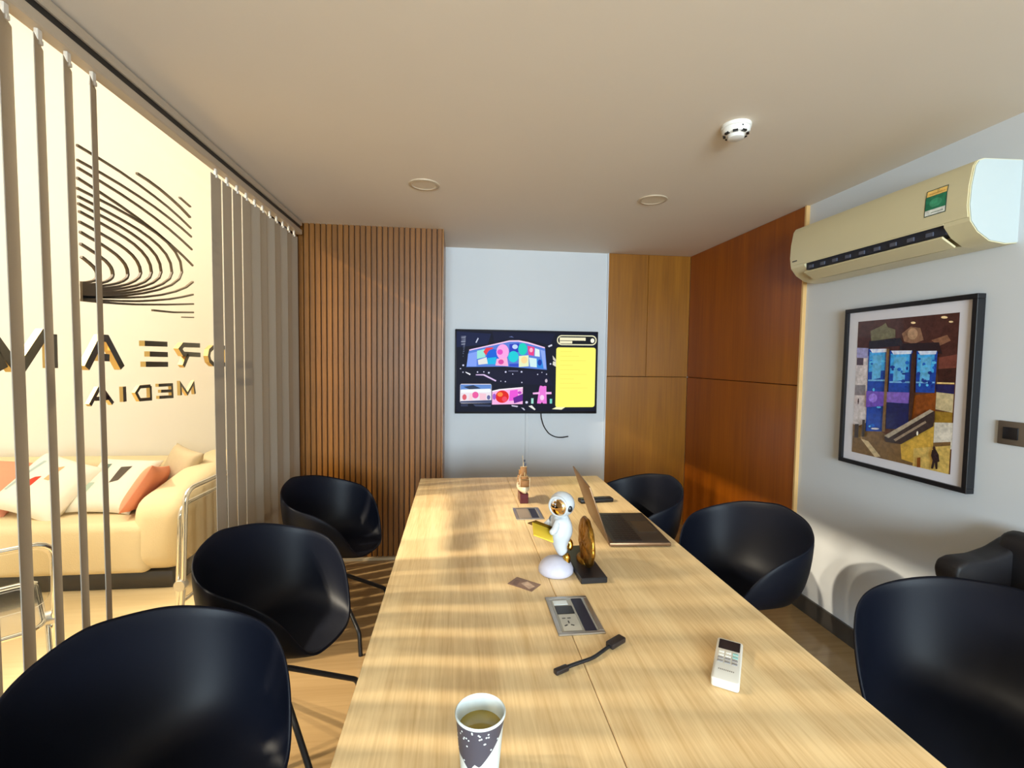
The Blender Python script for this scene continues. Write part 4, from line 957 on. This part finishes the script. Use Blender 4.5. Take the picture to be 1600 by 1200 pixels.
cushion('cushion', 'white cushion with a dark grey brush mark in the middle of the sofa', 0.40, 0.42, 0.12, M_CUSH, (-2.25, 3.37, 0.565), (R(-48), R(2), R(-4)),
        [([(-.02, -.1), (.22, .0), (.36, .55), (.02, .50)], (88, 78, 66)), ([(-.75, -.6), (-.55, -.6), (-.45, -.1), (-.7, -.1)], (178, 196, 178)), ([(-.6, .35), (-.35, .4), (-.35, .62), (-.6, .6)], (110, 128, 116))])
cushion('cushion', 'beige linen cushion tucked behind the right coral cushion', 0.30, 0.32, 0.11, M_BEIGE, (-1.98, 3.60, 0.615), (R(-22), R(10), R(-30)))
cushion('cushion', 'coral cushion leaning against the right arm of the cream sofa', 0.46, 0.32, 0.10, M_ORANGE, (-2.04, 3.33, 0.555), (R(-30), R(-12), R(-72)))

# ------------------------------------------------------------------ lounge: clear folding chairs
def frame_loop(w, z0, z1, rad): return [(-w / 2, 0, z0), (w / 2, 0, z0), (w / 2, 0, z1), (-w / 2, 0, z1)]
fc = thing('folding_chair', 'folded chrome and clear acrylic chair standing beyond the glass beside the sofa', 'chair', (-1.31, 2.62, 0), R(88))
tube('back_frame', fillet([(-0.22, 0.03, 0.0), (-0.22, 0.0, 0.30), (-0.22, -0.02, 0.785), (0.22, -0.02, 0.785), (0.22, 0.0, 0.30), (0.22, 0.03, 0.0)], 0.075, 6), 0.012, M_CHROME, fc, 10)
tube('seat_frame', fillet_loop([(-0.195, 0.045, 0.20), (0.195, 0.045, 0.20), (0.195, 0.02, 0.70), (-0.195, 0.02, 0.70)], 0.07, 5), 0.010, M_CHROME, fc, 10, True)
tube('rear_leg_frame', fillet([(-0.205, 0.02, 0.32), (-0.205, 0.07, 0.02), (0.205, 0.07, 0.02), (0.205, 0.02, 0.32)], 0.05, 5), 0.010, M_CHROME, fc, 10)
prism('back_panel', [(p[0], -0.022, p[1]) for p in rrect(-0.205, 0.44, 0.205, 0.765, 0.06)], (0, 0.004, 0), M_ACRYL, fc)
prism('seat_panel', [(p[0], 0.030, p[1]) for p in rrect(-0.18, 0.22, 0.18, 0.68, 0.06)], (0, 0.006, 0), M_ACRYL, fc)
for s in (-1, 1):
    o = lathe('hub_disc', [(0, -0.018), (0.026, -0.018), (0.028, -0.014), (0.028, 0.014), (0.026, 0.018), (0, 0.018)], M_ALU, fc, 20); o.location = (s * 0.222, 0.008, 0.32); o.rotation_euler = (0, R(90), 0)
oc = thing('folding_chair', 'open clear acrylic chair in front of the sofa, cut by left frame edge', 'chair', (-1.81, 1.915, 0), R(222))
tube('back_frame', fillet([(-0.23, -0.22, 0.0), (-0.23, 0.12, 0.40), (-0.23, 0.24, 0.74), (0.23, 0.24, 0.74), (0.23, 0.12, 0.40), (0.23, -0.22, 0.0)], 0.07, 5), 0.010, M_CHROME, oc, 10)
tube('seat_frame', fillet_loop([(-0.20, -0.24, 0.44), (0.20, -0.24, 0.44), (0.20, 0.18, 0.40), (-0.20, 0.18, 0.40)], 0.06, 5), 0.009, M_CHROME, oc, 10, True)
tube('rear_leg_frame', fillet([(-0.215, 0.06, 0.40), (-0.215, 0.26, 0.0), (0.215, 0.26, 0.0), (0.215, 0.06, 0.40)], 0.05, 5), 0.009, M_CHROME, oc, 10)
bm = bmesh.new(); prism_into(bm, [(p[0], -0.25 + p[1], 0.447 - 0.09 * p[1]) for p in rrect(-0.21, 0, 0.21, 0.44, 0.05)], (0, 0, 0.006)); bmesh.ops.recalc_face_normals(bm, faces=bm.faces); mesh_obj('seat_panel', bm, M_ACRYL, oc)
bm = bmesh.new(); prism_into(bm, [(p[0], 0.165 + (p[1] - 0.48) * 0.33, p[1]) for p in rrect(-0.215, 0.48, 0.215, 0.725, 0.05)], (0, 0.005, 0)); bmesh.ops.recalc_face_normals(bm, faces=bm.faces); mesh_obj('back_panel', bm, M_ACRYL, oc)
for s in (-1, 1):
    o = lathe('hub_disc', [(0, -0.016), (0.026, -0.016), (0.026, 0.016), (0, 0.016)], M_ALU, oc, 20); o.location = (s * 0.222, 0.10, 0.40); o.rotation_euler = (0, R(90), 0)
